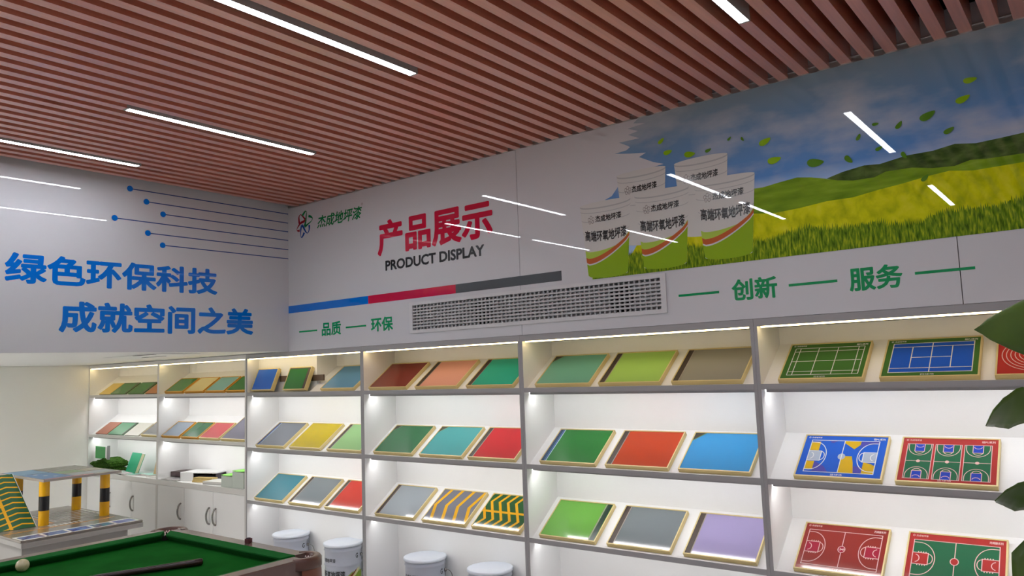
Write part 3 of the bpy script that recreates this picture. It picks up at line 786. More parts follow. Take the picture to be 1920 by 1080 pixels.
dk = [(3.732, 2.350), (3.797, 2.366), (3.881, 2.377), (3.94, 2.371), (4.039, 2.386), (4.133, 2.386), (4.207, 2.397), (4.276, 2.385), (4.353, 2.388), (4.427, 2.392), (4.8, 2.40), (XM, 2.38), (XM, 2.26), (4.2, 2.26), (3.95, 2.26), (3.773, 2.332)]
sheet('printed_far_hill', dk, M_hilld, 2)
ye = [(2.84, 2.21), (3.1, 2.24), (3.41, 2.250), (3.499, 2.238), (3.614, 2.243), (3.724, 2.254), (3.83, 2.253), (3.932, 2.268), (4.011, 2.276), (4.107, 2.290), (4.18, 2.297), (4.258, 2.283), (4.418, 2.284), (XM, 2.29)]
sheet('printed_field', [(2.72, ZM), (XM, ZM)] + ye[::-1], M_yel, 4)
gp = []
x = 2.56
while x < XM:
    e0 = 2.135 + .012 * math.sin(x * 9) + .008 * math.sin(x * 23)
    gp += [(x, e0 + random.uniform(-.012, .004)), (x + .0035, e0 + random.uniform(.004, .024))]; x += .007
sheet('printed_grass', [(2.56, ZM), (XM, ZM)] + gp[::-1], M_grs, 5)
# printed buckets
M_pb = mat('print_bucket', (206, 206, 202), GLOSS); M_pb2 = mat('print_bucket_band', (176, 178, 178), GLOSS)
M_pg = mat('print_bucket_green', (140, 176, 40), GLOSS); M_po = mat('print_bucket_orange', (190, 100, 58), GLOSS); M_pdg = mat('print_bucket_green_edge', (172, 200, 84), GLOSS)
def printed_bucket(x0, x1, zt, zb, zcut, lv, full, label=None):
    """bucket print: rim top at zt, base at zb, tapering"""
    w = x1 - x0; xc = (x0 + x1) / 2; r = .018
    def X(u, v):                    # u -1..1 across, v 0 base .. 1 top
        return xc + u * w / 2 * (.77 + .23 * v)
    def row(v, n=14, sag=r):
        return [(X(math.sin(a), v), zb + (zt - zb) * v - sag * math.cos(a)) for a in (math.radians(-90 + 180 * i / n) for i in range(n + 1))]
    bt = row(0.0); 
    body = bt + [(p[0], p[1]) for p in row(1.0, sag=-.012)][::-1]
    v0 = 0.0
    if zcut > zb: v0 = (zcut - zb) / (zt - zb); body = row(v0) + row(1.0, sag=-.012)[::-1]
    o = sheet('printed_bucket', body, M_pb, lv)
    def band(v, h, mi, lvv, pad=1.0):
        m = MB()
        a = row(v - h); b = row(v)
        for i in range(len(a) - 1): m.poly([(a[i][0], -L1 * lvv, a[i][1]), (a[i + 1][0], -L1 * lvv, a[i + 1][1]), (b[i + 1][0], -L1 * lvv, b[i + 1][1]), (b[i][0], -L1 * lvv, b[i][1])], mi)
        m.build('print_rim_line', [M_pb, M_pb2], o)
    band(1.0, .018, 1, lv + .3)
    for v in (.93, .80, .62):
        if v > v0 + .03: band(v, .010, 1, lv + .3)
    if full:
        # green sweep rising to one side, with an orange ribbon along it
        N = 16
        def sweep(off, v_lo, v_hi, mi, lvv, lo=None):
            top = []; bot = []
            for i in range(N + 1):
                u = -1 + 2 * i / N; f = (i / N) ** 1.5
                vt = v_lo + (v_hi - v_lo) * f; vb = 0.0 if lo is None else max(0, vt - lo)
                sag = r * math.cos(math.asin(max(-1, min(1, u))))
                top.append((X(u, vt), zb + (zt - zb) * vt - sag)); bot.append((X(u, vb), zb + (zt - zb) * vb - sag))
            for i in range(N): m.poly([(bot[i][0], -L1 * lvv, bot[i][1]), (bot[i + 1][0], -L1 * lvv, bot[i + 1][1]), (top[i + 1][0], -L1 * lvv, top[i + 1][1]), (top[i][0], -L1 * lvv, top[i][1])], mi)
        for nm, mm, args in (('print_leaf_edge', M_pdg, (0, .36, .47, 0, lv + .4)), ('print_green_sweep', M_pg, (0, .16, .56, 0, lv + .5)), ('print_orange_ribbon', M_po, (0, .26, .54, 0, lv + .6, .075)), ('print_white_ribbon', M_panel, (0, .185, .49, 0, lv + .7, .02))):
            m = MB(); sweep(*args); m.build(nm, mm, o)
    m = MB(); wx = lambda u, v: X(u, v)
    dz = zt - zb
    fn = lambda a, b, h: (a, -L1 * (lv + 1), b)
    def curved(u0, u1, v, hgt):
        vs, fs, _ = text_geo(txt, .03, 0.0)
        P = []
        for a, b in vs:
            u = u0 + (u1 - u0) * a; P.append((X(u, v), -L1 * (lv + 1), zb + dz * v + b * hgt - r * math.cos(math.asin(max(-1, min(1, u)))) + r))
        m.raw(P, fs)
    txt = '杰成地坪漆'; curved(-.42, .66, .74, .034); m.build('bucket_brand', M_black if full else mat('print_black', (40, 40, 40), .1), o); m = MB()
    for k in range(5):
        a = math.tau * k / 5 + .3
        cx, cz = X(-.60, .75) + .013 * math.cos(a), zb + dz * .745 + .014 + .013 * math.sin(a)
        ring = arc(cx, cz, .007, .010, 0, 360, 8)[:-1]
        for i in range(8):
            p, q2 = ring[i], ring[(i + 1) % 8]; m.poly([(p[0], -L1 * (lv + 1), p[1]), (q2[0], -L1 * (lv + 1), q2[1]), (q2[0] * .8 + cx * .2, -L1 * (lv + 1), q2[1] * .8 + cz * .2), (p[0] * .8 + cx * .2, -L1 * (lv + 1), p[1] * .8 + cz * .2)])
    m.build('bucket_emblem', mat('print_emblem', (90, 70, 70), .1), o); m = MB()
    if full:
        txt = '高端环氧地坪漆'; curved(-.95, .90, .465, .056); m.build('bucket_lettering', M_black, o)
printed_bucket(2.730, 3.000, 2.545, 2.17, 2.20, 6, False)
printed_bucket(3.045, 3.311, 2.545, 2.17, 2.20, 6.2, False)
printed_bucket(2.504, 2.802, 2.425, 2.062, 0, 8, True)
printed_bucket(2.824, 3.114, 2.428, 2.072, 0, 8.2, True)
printed_bucket(3.139, 3.430, 2.432, 2.082, 0, 8.4, True)
M_leafp = mat('print_leaf', (140, 186, 30), GLOSS); M_leafp2 = mat('print_leaf_dark', (86, 134, 40), GLOSS)
for (x, z, L, a, mm) in ((3.486, 2.561, .056, 20, 0), (3.521, 2.470, .060, 5, 0), (3.692, 2.424, .070, -8, 1), (3.824, 2.412, .042, -50, 1), (3.870, 2.497, .030, 60, 1), (3.937, 2.536, .026, 0, 1),
                        (4.023, 2.513, .036, 50, 1), (3.943, 2.434, .030, 20, 1), (4.030, 2.388, .032, -60, 1), (4.126, 2.526, .060, 22, 1), (4.193, 2.452, .040, 25, 1), (4.249, 2.562, .052, 18, 0), (4.278, 2.629, .046, 0, 0), (4.097, 2.284, .034, 40, 1),
                        (2.986, 2.673, .038, 35, 0), (3.017, 2.610, .046, 5, 0), (3.128, 2.577, .056, -6, 0), (3.221, 2.577, .032, 15, 1), (3.325, 2.61, .022, 40, 1), (3.385, 2.595, .022, -60, 1)):
    ca, sa = math.cos(math.radians(a)), math.sin(math.radians(a)); pts = []
    for i in range(16):
        q = math.tau * i / 16; u = math.cos(q) * L / 2; v = math.sin(q) * L * .24 * (1 - .35 * math.cos(q)) + L * .05 * math.cos(q) ** 2
        pts.append((x + u * ca - v * sa, z + u * sa + v * ca))
    sheet('printed_leaf', pts, (M_leafp, M_leafp2)[mm], 10)

# ------------------------------------------------------------------ paint buckets on the cabinet bottoms
M_tin = mat('bucket_tin', (176, 181, 194), 0.28); M_lid = mat('bucket_lid', (226, 232, 242), 0.3); M_bgreen = mat('bucket_green', (126, 158, 36), 0.3)
M_bred = mat('bucket_red', (130, 44, 34), 0.3); M_bline = mat('bucket_line', (206, 200, 150), 0.3); M_btext = mat('bucket_text', (44, 48, 52), 0.4)
def bucket(x, y, label):
    t = thing('paint_bucket', label, 'paint bucket', (x, y, .10), 'paint buckets on the cabinet floor')
    R, Hh = .128, .383
    m = MB(); m.lathe([(0, .0), (R - .012, 0), (R - .008, .008), (R - .008, .145), (R - .003, .150), (R - .008, .155), (R - .006, .24), (R - .001, .246), (R - .006, .252), (R - .006, .335), (R - .001, .341), (R - .005, .347), (R - .004, .362), (0, .362)], 48)
    m.build('tin_body', M_tin, t)
    m = MB(); m.lathe([(R - .006, .364), (R + .003, .365), (R + .005, .374), (R + .004, .381), (R - .001, .383), (R - .007, .379), (0, .378)], 48)
    m.build('lid', M_lid, t)
    # printed sweep: green lower part with red ribbon
    m = MB(); N = 40; a0, a1 = math.radians(-165), math.radians(40)
    def zz(f): return .05 + .24 * f ** 1.6
    rr = R - .0070
    for i in range(N):
        for lo, hi, mi, dr in ((None, 0.0, 0, 0), (-.045, -.012, 1, .0004), (-.012, -.006, 2, .0004), (-.052, -.046, 2, .0004)):
            P = []
            for f, top in ((i / N, 0), ((i + 1) / N, 0), ((i + 1) / N, 1), (i / N, 1)):
                a = a0 + (a1 - a0) * f; z = (zz(f) + hi) if top else (.012 if lo is None else zz(f) + lo * (1 if f < .55 else max(.35, 1 - (f - .55) * 2)))
                P.append(((rr + dr) * math.cos(a), (rr + dr) * math.sin(a), z))
            m.poly(P, mi, True)
    m.build('printed_sweep', [M_bgreen, M_bred, M_bline], t)
    def wrap(m, s, ac, half, z0, z1, bold):
        vs, fs, _ = text_geo(s, bold); r2 = R - .0054
        m.raw([(r2 * math.cos(ac + half * (2 * a - 1)), r2 * math.sin(ac + half * (2 * a - 1)), z0 + (z1 - z0) * b) for a, b in vs], fs)
    m = MB(); wrap(m, '杰成地坪漆', math.radians(-92), .50, .268, .294, .02); wrap(m, 'G', math.radians(8), .09, .285, .317, .03)
    wrap(m, '高端环氧地坪漆', math.radians(-88), .95, .172, .214, .03); m.build('lettering', M_btext, t)
    m = MB()
    for sgn in (1,):
        ax = math.radians(28); c = Vector((R * math.cos(ax), R * math.sin(ax), .30))
        m.lathe([(0, -.008), (.008, -.008), (.008, .008), (0, .008)], 10, tuple(c))
        tng = Vector((-math.sin(ax), math.cos(ax), 0)); out = Vector((math.cos(ax), math.sin(ax), 0))
        m.tube([c + out * (.004 + .03 * math.sin(math.pi * i / 14)) + tng * .055 * math.sin(math.tau * .5 * i / 14) * .6 - Vector((0, 0, .11 * (1 - math.cos(math.pi * i / 14)) / 2)) for i in range(15)], .0022, 6)
    m.build('wire_handle', M_steel, t)
bucket(-.205, .160, 'white paint bucket partly hidden by the corner of the billiard table')
bucket(.375, .160, 'white paint bucket beside the divider, showing a green printed base')
bucket(1.163, .152, 'white paint bucket below the grey chevron board')
bucket(1.690, .145, 'white paint bucket below the green herringbone board')

# ------------------------------------------------------------------ things on the counters of the door cabinets
ZK = .785
# folded artificial turf: layered folds
m = MB(); random.seed(3)
for (z0, z1, x0, x1) in ((0, .040, -3.155, -2.72), (.036, .078, -3.15, -2.715), (.072, .116, -3.04, -2.72)):
    N = 26; prof = []
    for i in range(N):
        for yy, sgn in ((.05, 0), (.235, 1)): pass
    nx, ny = 22, 8; P = []; F = []
    for side in (0, 1):
        for i in range(nx + 1):
            for j in range(ny + 1):
                u = i / nx; v = j / ny; ed = min(u, 1 - u, v * .8, (1 - v) * .8); rd = min(1, ed / .035) ** .5
                zc_ = (z0 + z1) / 2 + .012 * math.sin(u * 7 + z0 * 60) * (z0 > .02); hz = (z1 - z0) / 2 * rd
                P.append((x0 + (x1 - x0) * u + random.uniform(-.005, .005), .006 + .17 * v + random.uniform(-.004, .004), ZK + .003 + zc_ + (hz if side else -hz) + random.uniform(-.0035, .0035) * (z0 > .02 or side)))
    o_ = (nx + 1) * (ny + 1)
    for i in range(nx):
        for j in range(ny):
            a = i * (ny + 1) + j; b = a + ny + 1
            F.append((o_ + a, o_ + b, o_ + b + 1, o_ + a + 1)); F.append((a, a + 1, b + 1, b))
    m.raw(P, F, 0, False)
Mt = mat('turf_green', (40, 70, 20), .9, spec=.1); noise_color(Mt, [(.3, lin((24, 44, 12))), (.55, lin((52, 86, 26))), (.8, lin((84, 116, 44)))], nscale=90, detail=4)
tag(m.build('folded_turf', Mt), 'folded bundle of dark green artificial turf on the counter', 'artificial turf')
# green sample standing on the turf
t = thing('sample_block', 'bright green sample block standing upright on the folded turf', 'sample board', (-3.12, .045, .904), None, (0, 0, math.radians(-4)))
m = MB(); m.box(0, .245, 0, .012, 0, .112); m.build('green_face', mat('sample_green', (34, 150, 66), .4), t)
m = MB(); m.box(.245, .29, 0, .012, 0, .116); m.build('white_edge', M_white, t)
m = MB(); m.box(.296, .310, -.004, .018, 0, .126); m.build('grey_spine', mat('spine_grey', (120, 118, 120), .5), t)
# turquoise book leaning
t = thing('sample_book', 'thick turquoise green book leaning at the back of the counter', 'book', (-2.60, .085, ZK + .011), None, (math.radians(-20), 0, math.radians(-5)))
m = MB(); m.box(0, .215, 0, .004, 0, .182); m.box(0, .215, .03, .034, 0, .182); m.box(0, .004, 0, .034, 0, .182); m.build('cover', mat('book_green', (22, 144, 104), .4), t)
m = MB(); m.box(.004, .212, .004, .030, .003, .179); m.build('pages', mat('book_pages', (206, 200, 168), .8), t)
m = MB(); m.box(0, .10, 0, .012, 0, .17); o = m.build('brown_board', mat('mdf', (176, 150, 112), .6), None, (-2.10, .09, ZK + .003)); o.rotation_euler = (math.radians(-14), 0, math.radians(8))
tag(o, 'small brown fibre board leaning beside the cabinet divider', 'board')
leaf_cols = [((206, 120, 126), 'rose pink'), ((186, 196, 192), 'pale grey'), ((120, 190, 176), 'mint'), ((206, 188, 196), 'lilac white'), ((92, 88, 92), 'charcoal'), ((150, 198, 186), 'sea green'), ((228, 226, 222), 'white')]
spots = [(-2.69, .035, 10), (-2.72, .02, -6), (-2.50, .004, 6), (-2.60, .016, -8), (-2.34, .02, 12), (-2.24, .055, -5), (-2.10, .03, 4)]
for i, ((c, nm), (x, y, a)) in enumerate(zip(leaf_cols, spots)):
    m = MB(); w2 = .19 if i not in (1, 3) else .17
    m.box(0, w2, 0, .10, 0, .005 + .002 * (i % 3)); m.box(.004, w2 - .004, .004, .096, .005 + .002 * (i % 3), .0062 + .002 * (i % 3), 1)
    o = m.build('leaflet', [mat('leaflet_edge', (214, 212, 208), .5), mat('leaflet_%d' % i, c, .4)], None, (x, y, ZK + .0005 + .0075 * (i % 2))); o.rotation_euler = (0, 0, math.radians(a))
    tag(o, nm + ' leaflet lying on the counter in front of the turquoise book', 'leaflet', 'leaflets on the counter')
# second counter
t = thing('lever_binder', 'dark brown binder lying flat on the counter', 'binder', (-1.822, .105, ZK + .012), None, (0, 0, math.radians(10)))
m = MB(); m.box(0, .25, 0, .15, 0, .004); m.box(0, .25, 0, .15, .038, .042); m.box(0, .004, 0, .15, 0, .042); m.box(0, .25, 0, .004, 0, .042); m.build('cover', mat('binder_brown', (78, 62, 64), .45), t, bevel=.001)
m = MB(); m.box(.006, .246, .006, .146, .005, .036); m.build('pages', mat('paper_white', (222, 220, 216), .8), t)
for i, (x, y, a) in enumerate(((-1.81, .012, 8), (-1.79, .004, 2))):
    m = MB(); m.box(0, .24, 0, .1, 0, .0042); m.box(0, .235, .004, .096, .0042, .0048, 1)
    o = m.build('magazine', [mat('paper_white', None), mat('magazine_cover%d' % i, ((112, 108, 110), (158, 156, 156))[i], .3)], None, (x, y, ZK + .0005 + .005 * i)); o.rotation_euler = (0, 0, math.radians(a))
    tag(o, ('dark grey magazine at the bottom of the pair by the binder', 'grey magazine on top of the pair by the binder')[i], 'magazine', 'magazines by the binder')
t = thing('sample_case', 'white open sample case with a black inside, on the counter', 'case', (-1.545, .04, ZK + .0005), None, (0, 0, math.radians(20)))
m = MB(); m.box(0, .13, 0, .006, 0, .062); m.box(0, .006, 0, .19, 0, .062); m.box(0, .36, .19, .196, 0, .068, 1); m.box(0, .36, 0, .196, .062, .070); m.box(.354, .36, 0, .196, 0, .062, 1); m.box(0, .36, .1, .196, 0, .004, 1)
m.build('shell', [M_white, mat('case_black', (56, 50, 56), .5)], t)
m = MB(); m.box(.15, .35, .01, .12, .001, .038); m.build('lining', mat('case_lining', (60, 52, 58), .6), t)
m = MB()
for i in range(4): m.box(.14, .345, -.012 + .004 * i, .06, .001 + .009 * i, .008 + .009 * i)
tag(m.build('sample_stack', mat('stack_sand', (206, 180, 116), .5), None, (-1.50, .018, ZK + .0005)), 'stack of sand coloured samples before the open case', 'samples')
bpy.data.objects['sample_stack'].rotation_euler = (0, 0, math.radians(14))
m = MB()
for i in range(6):
    s = random.uniform(-.004, .004); m.box(s, .23 + s, s, .15 + s, .0042 * i, .0042 * i + .0038, 1 if i == 1 else 0)
o = m.build('paper_stack', [mat('paper_white', None), mat('paper_grey', (150, 150, 152), .6)], None, (-1.145, .012, ZK + .0005)); o.rotation_euler = (0, 0, math.radians(9))
tag(o, 'stack of white papers beside the boxes with green lining', 'papers')
for i, (x, y, w2, h2) in enumerate(((-.897, .02, .150, .080), (-.745, .02, .150, .118))):
    t = thing('storage_box', ('lower pale box with bright green lid, next to the papers', 'taller pale box with bright green lid, by the divider')[i], 'box', (x, y, ZK + .0005), 'pale boxes with green lids')
    m = MB(); m.box(0, w2, 0, .16, 0, h2); m.build('carton', mat('carton_pale', (196, 204, 196), .6), t, bevel=.001)
    m = MB(); nx = 8; P = [];
    for a in range(nx + 1):
        for b_2 in (0, 1): P.append((w2 * a / nx, -.002 + .164 * b_2, h2 + .0012 + .006 * abs(2 * a / nx - 1) + .004 * b_2))
    m.raw(P, [(2 * a, 2 * a + 2, 2 * a + 3, 2 * a + 1) for a in range(nx)], 0, True)
    s_ = m.build('green_lid', mat('lid_green', (124, 206, 72), .45), t); sd = s_.modifiers.new('solid', 'SOLIDIFY'); sd.thickness = .0015; sd.offset = 1

# ------------------------------------------------------------------ parking-deck demonstration stand
t = thing('demo_stand', 'white display stand carrying a two level model parking deck', 'display stand', (0, 0, 0))
zb, zt_ = .62, .945
bx0, bx1, by0, by1 = -2.25, -.985, -1.318, -.535
m = MB(); m.box(bx0 + .13, bx1 - .13, by0 + .05, by1 - .05, 0, .57); m.build('pedestal', mat('stand_white', (152, 149, 147), .5), t)
m = MB(); m.box(bx0, bx1, by0, by1, .572, .605); m.build('base_slab', mat('stand_white', None), t, bevel=.004)
m = MB(); m.box(bx0, bx1 - .012, by0, by1, .606, zb); m.build('floor_plate', mat('deck_floor', (128, 120, 114), .2), t)
H_ = zb + .0004
m = MB()                                            # white frames and bay lines
fw = .016
for i in range(6): m.box(bx1 - .17, bx1 - .02, by0 + .01 + i * .15 - fw / 2 + .006, by0 + .01 + i * .15 + fw / 2 + .006, zb, H_)
m.box(bx1 - .042, bx1 - .014, by0 + .01, by1 - .01, zb, H_); m.box(bx1 - .188, bx1 - .160, by0 + .01, by1 - .01, zb, H_)
for i in range(7): m.box(-1.98 + i * .075 - .007, -1.98 + i * .075 + .007, -.90, -.56, zb, H_)
m.box(-1.99, -1.52, -.908, -.892, zb, H_); m.box(-1.99, -1.52, -.570, -.554, zb, H_)
for i in range(7): m.box(-1.43 + .012 * (i % 1), -1.37, -1.0 + i * .033, -.982 + i * .033, zb, H_)
m.build('white_markings', mat('marking_white', (236, 236, 236), .3), t)
m = MB(); m.box(-2.02, -1.50, -.950, -.925, zb, H_); m.box(-1.35, -1.33, -1.30, -.58, zb, H_); m.build('orange_markings', mat('marking_orange', (226, 152, 62), .3), t)
for i in range(5):
    y0 = by0 + .028 + i * .15
    m = MB(); m.box(bx1 - .158, bx1 - .038, y0, y0 + .126, zb, H_ + .0002)
    c1, c2 = (((60, 74, 140), (140, 156, 200)), ((70, 96, 156), (100, 124, 176)), ((34, 62, 160), (110, 156, 220)), ((50, 140, 172), (80, 70, 124)), ((84, 92, 166), (116, 124, 188)))[i]
    pm = mat('photo_tile_%d' % i, c1, .25, spec=.3); noise_color(pm, [(.4, lin(c1)), (.6, lin(c2))], nscale=14, detail=3)
    m.build('photo_tile', pm, t)
M_py = mat('post_yellow', (240, 180, 6), .25); M_pk = mat('post_black', (26, 26, 30), .25)
for (x, y) in ((-1.484, -1.005), (-1.478, -.590), (-1.985, -.582), (-1.985, -1.0)):
    m = MB(); R = .0335
    for z0, z1, mi in ((zb, .722, 0), (.722, .823, 1), (.823, .929, 0)): m.lathe([(R, z0), (R, z1)], 28, (x, y, 0), mi)
    m.build('striped_post', [M_py, M_pk], t)
ux0, ux1, uy0, uy1 = -2.22, -1.395, -1.045, -.505
m = MB(); m.box(ux0, ux1, uy0, uy1, .929, zt_); m.build('upper_deck', mat('deck_edge', (168, 160, 156), .2), t)
H2 = zt_ + .0004
for nm, x0, x1, y0, y1, c in (('blue_patch', -1.86, -1.45, -1.03, -.83, (70, 132, 190)), ('blue_patch', -2.21, -1.88, -1.03, -.83, (104, 160, 200)), ('grey_patch', -2.21, -1.86, -.82, -.52, (132, 136, 132)), ('green_patch', -1.85, -1.66, -.82, -.66, (122, 160, 122)),
                              ('pink_patch', -1.44, -1.405, -1.03, -.70, (206, 130, 146)), ('pale_patch', -1.64, -1.46, -.82, -.52, (160, 172, 182)), ('sand_patch', -1.85, -1.66, -.65, -.52, (168, 166, 150)), ('pale_patch', -1.44, -1.405, -.69, -.52, (176, 180, 172))):
    m = MB(); m.box(x0, x1, y0, y1, zt_, H2); m.build(nm, mat('deck_%d_%d_%d' % c, c, .3, spec=.3), t)
m = MB()
for i in range(3): m.box(-1.80 + i * .11, -1.765 + i * .11, -.97 + i * .028, -.945 + i * .028, zt_, H2 + .0004)
for i in range(4): m.box(-2.18 + i * .085, -2.172 + i * .085, -.80, -.54, zt_, H2 + .0004)
m.build('deck_markings', mat('marking_white', None), t)
# ramp
rx0, rz0, rx1, rz1 = -1.478, .622, -1.945, .958
ry0, ry1 = -1.312, -1.055
d = Vector((rx1 - rx0, 0, rz1 - rz0)); Lr = d.length; d.normalize(); nrm = Vector((-d.z, 0, d.x)) * -1
if nrm.z < 0: nrm = -nrm
def RP(s, y, h): return tuple(Vector((rx0, y, rz0)) + d * s + nrm * h)
m = MB(); m.raw([RP(0, ry0, 0), RP(0, ry1, 0), RP(Lr, ry1, 0), RP(Lr, ry0, 0), RP(0, ry0, -.008), RP(0, ry1, -.008), RP(Lr, ry1, -.008), RP(Lr, ry0, -.008)], [(0, 1, 2, 3), (7, 6, 5, 4), (0, 4, 5, 1), (1, 5, 6, 2), (2, 6, 7, 3), (3, 7, 4, 0)])
for i in range(len(m.v)): pass
ramp = m.build('ramp', mat('ramp_green', (56, 104, 72), .15), t)
m = MB(); wd = .013
yc = ry1 - .150
def strip(pts):
    for (s0, y0), (s1, y1) in zip(pts[:-1], pts[1:]):
        q = clip_poly([(s0 - wd / 2, y0), (s1 - wd / 2, y1), (s1 + wd / 2, y1), (s0 + wd / 2, y0)], 0.004, Lr - .004, ry0 + .002, ry1 - .005)
        if len(q) > 2: m.poly([RP(a, b, .0006) for a, b in q])
for k in range(-2, 12):
    s = .01 + k * .056
    strip([(s - .030, ry0), (s - .004, yc - .03), (s + .045 - .01, yc + .075), (s + .020, ry1)])
q = [(0, yc - .010), (Lr, yc - .010), (Lr, yc + .010), (0, yc + .010)]
m.poly([RP(a, b, .0009) for a, b in q]); m.build('ramp_chevrons', mat('ramp_yellow', (240, 180, 36), .2), ramp)
m = MB(); m.raw([RP(0, ry1, -.008), RP(0, ry1 + .004, -.008), RP(Lr, ry1 + .004, -.008), RP(Lr, ry1, -.008), RP(0, ry1, .001), RP(0, ry1 + .004, .001), RP(Lr, ry1 + .004, .001), RP(Lr, ry1, .001)], [(0, 3, 2, 1), (4, 5, 6, 7), (0, 1, 5, 4), (1, 2, 6, 5), (2, 3, 7, 6), (3, 0, 4, 7)])
m.build('ramp_edge', mat('marking_white', None), ramp)

# ------------------------------------------------------------------ billiard table
t = thing('billiard_table', 'green felt billiard table with dark wooden rails and leather corner pockets', 'billiard table', (0, 0, 0))
px0, px1, py0, py1 = .415, 1.710, -3.19, -1.052
M_felt = mat('felt', (14, 88, 26), .95, spec=.05); noise_color(M_felt, [(.3, lin((12, 80, 22))), (.7, lin((20, 96, 30)))], nscale=6, detail=3)
M_cush = mat('cushion_felt', (20, 98, 40), .85, spec=.1)
M_rail = mat('rail_wood', (104, 84, 78), .22); M_apron = mat('apron_wood', (62, 30, 28), .25); M_leather = mat('pocket_leather', (112, 62, 42), .4); M_net = mat('pocket_net', (240, 226, 220), .7)
ZF, ZR = .757, .800
cr = .095
m = MB(); m.box(px0 + .06, px1 - .06, py0 + .06, py1 - .06, ZF - .03, ZF); m.build('playing_bed', M_felt, t)
def rail(x0, y0, x1, y1, nx, ny, nm='rail', cut=True):
    """rail between two corners; (nx, ny) points inward"""
    ww, cw = .072, .048
    a = Vector((x0, y0, 0)); b = Vector((x1, y1, 0)); inn = Vector((nx, ny, 0)); dr = (b - a).normalized()
    prof = [(0, ZR - .075), (0, ZR - .006), (.006, ZR), (ww, ZR + .001), (ww, ZR - .06)]
    m = MB(); P = [a + inn * p + Vector((0, 0, z)) for p, z in prof]
    m.prism(P, b - a); w_ = m.build(nm, M_rail, t)
    m = MB()
    c0 = [(ww, ZR + .001), (ww + cw, ZR - .008), (ww + cw, ZR - .014), (ww + .02, ZF), (ww, ZF)]
    A = [a + inn * p + Vector((0, 0, z)) + dr * (p - ww) * .9 for p, z in c0]; B = [b + inn * p + Vector((0, 0, z)) - dr * (p - ww) * .9 for p, z in c0]
    n5 = 5; m.raw(A + B, [tuple(range(5))[::-1], tuple(range(5, 10))] + [(i, (i + 1) % 5, 5 + (i + 1) % 5, 5 + i) for i in range(5)]); m.build('cushion', M_cush, w_)
rail(px0 + cr, py1, px1 - cr, py1, 0, -1)
rail(px0 + cr, py0, px1 - cr, py0, 0, 1)
ym = (py0 + py1) / 2
for s0, s1 in ((py0 + cr, ym - .07), (ym + .07, py1 - cr)):
    rail(px0, s0, px0, s1, 1, 0); rail(px1, s0, px1, s1, -1, 0)
m = MB(); ai = .02
for a, b, c, e in ((px0 + cr, px1 - cr, py1 - ai - .02, py1 - ai), (px0 + cr, px1 - cr, py0 + ai, py0 + ai + .02), (px0 + ai, px0 + ai + .02, py0 + cr, py1 - cr), (px1 - ai - .02, px1 - ai, py0 + cr, py1 - cr)): m.box(a, b, c, e, .56, ZR - .062)
m.box(px0 + .06, px1 - .06, py0 + .06, py1 - .06, .60, ZF - .031)
m.build('apron', M_apron, t)
def pocket(cx, cy, ang):
    """leather-backed corner pocket, mouth facing the table (ang = outward direction)"""
    m = MB(); r0, r1 = .062, .098
    A0, A1 = ang - math.radians(100), ang + math.radians(100)
    m.lathe([(r0, ZR - .05), (r0, ZR - .002), (r0 + .006, ZR + .003), (r1 - .008, ZR + .002), (r1, ZR - .008), (r1, ZR - .045), (r0, ZR - .05)], 24, (cx, cy, 0), 0, True, A0, A1)
    p_ = m.build('pocket_rim', mat('rim_wood', (92, 62, 54), .28), t)
    m = MB(); m.lathe([(r1 - .004, ZR - .045), (r1 - .002, ZR - .06), (r1 + .001, ZR - .16), (r1 - .02, ZR - .25), (r0 - .01, ZR - .26)], 20, (cx, cy, 0), 0, True, ang - math.radians(75), ang + math.radians(75)); m.build('leather_boot', M_leather, p_)
    m = MB()
    for k in range(15):
        a = A0 + (A1 - A0) * k / 14
        for sg in (-1, 1):
            pts = []
            for i in range(6):
                f = i / 5; aa = a + sg * f * .9; rr = (r0 - .003) * (1 - .35 * f); pts.append((cx + rr * math.cos(aa), cy + rr * math.sin(aa), ZR - .012 - .10 * f))
            m.tube(pts, .0024, 4)
    m.build('pocket_net', M_net, p_)
    m = MB(); m.lathe([(r0 - .002, ZR - .02), (r0 - .004, ZR - .12), (0, ZR - .13)], 20, (cx, cy, 0)); m.build('pocket_liner', mat('pocket_dark', (26, 16, 14), .8), p_)
for sx, sy in ((-1, 1), (1, 1), (-1, -1), (1, -1)):
    cx = (px0 + .068) if sx < 0 else (px1 - .068); cy = (py1 - .068) if sy > 0 else (py0 + .068)
    pocket(cx, cy, math.atan2(sy, sx))
for sx in (-1, 1): pocket((px0 + .035) if sx < 0 else (px1 - .035), ym, 0 if sx > 0 else math.pi)
for x in (px0 + .16, px1 - .16):
    for y in (py0 + .2, py1 - .2):
        m = MB(); m.lathe([(.03, 0), (.05, .01), (.05, .05), (.035, .08), (.06, .2), (.07, .35), (.05, .44), (.075, .5), (.075, .60)], 20, (x, y, 0)); m.build('leg', M_apron, t)
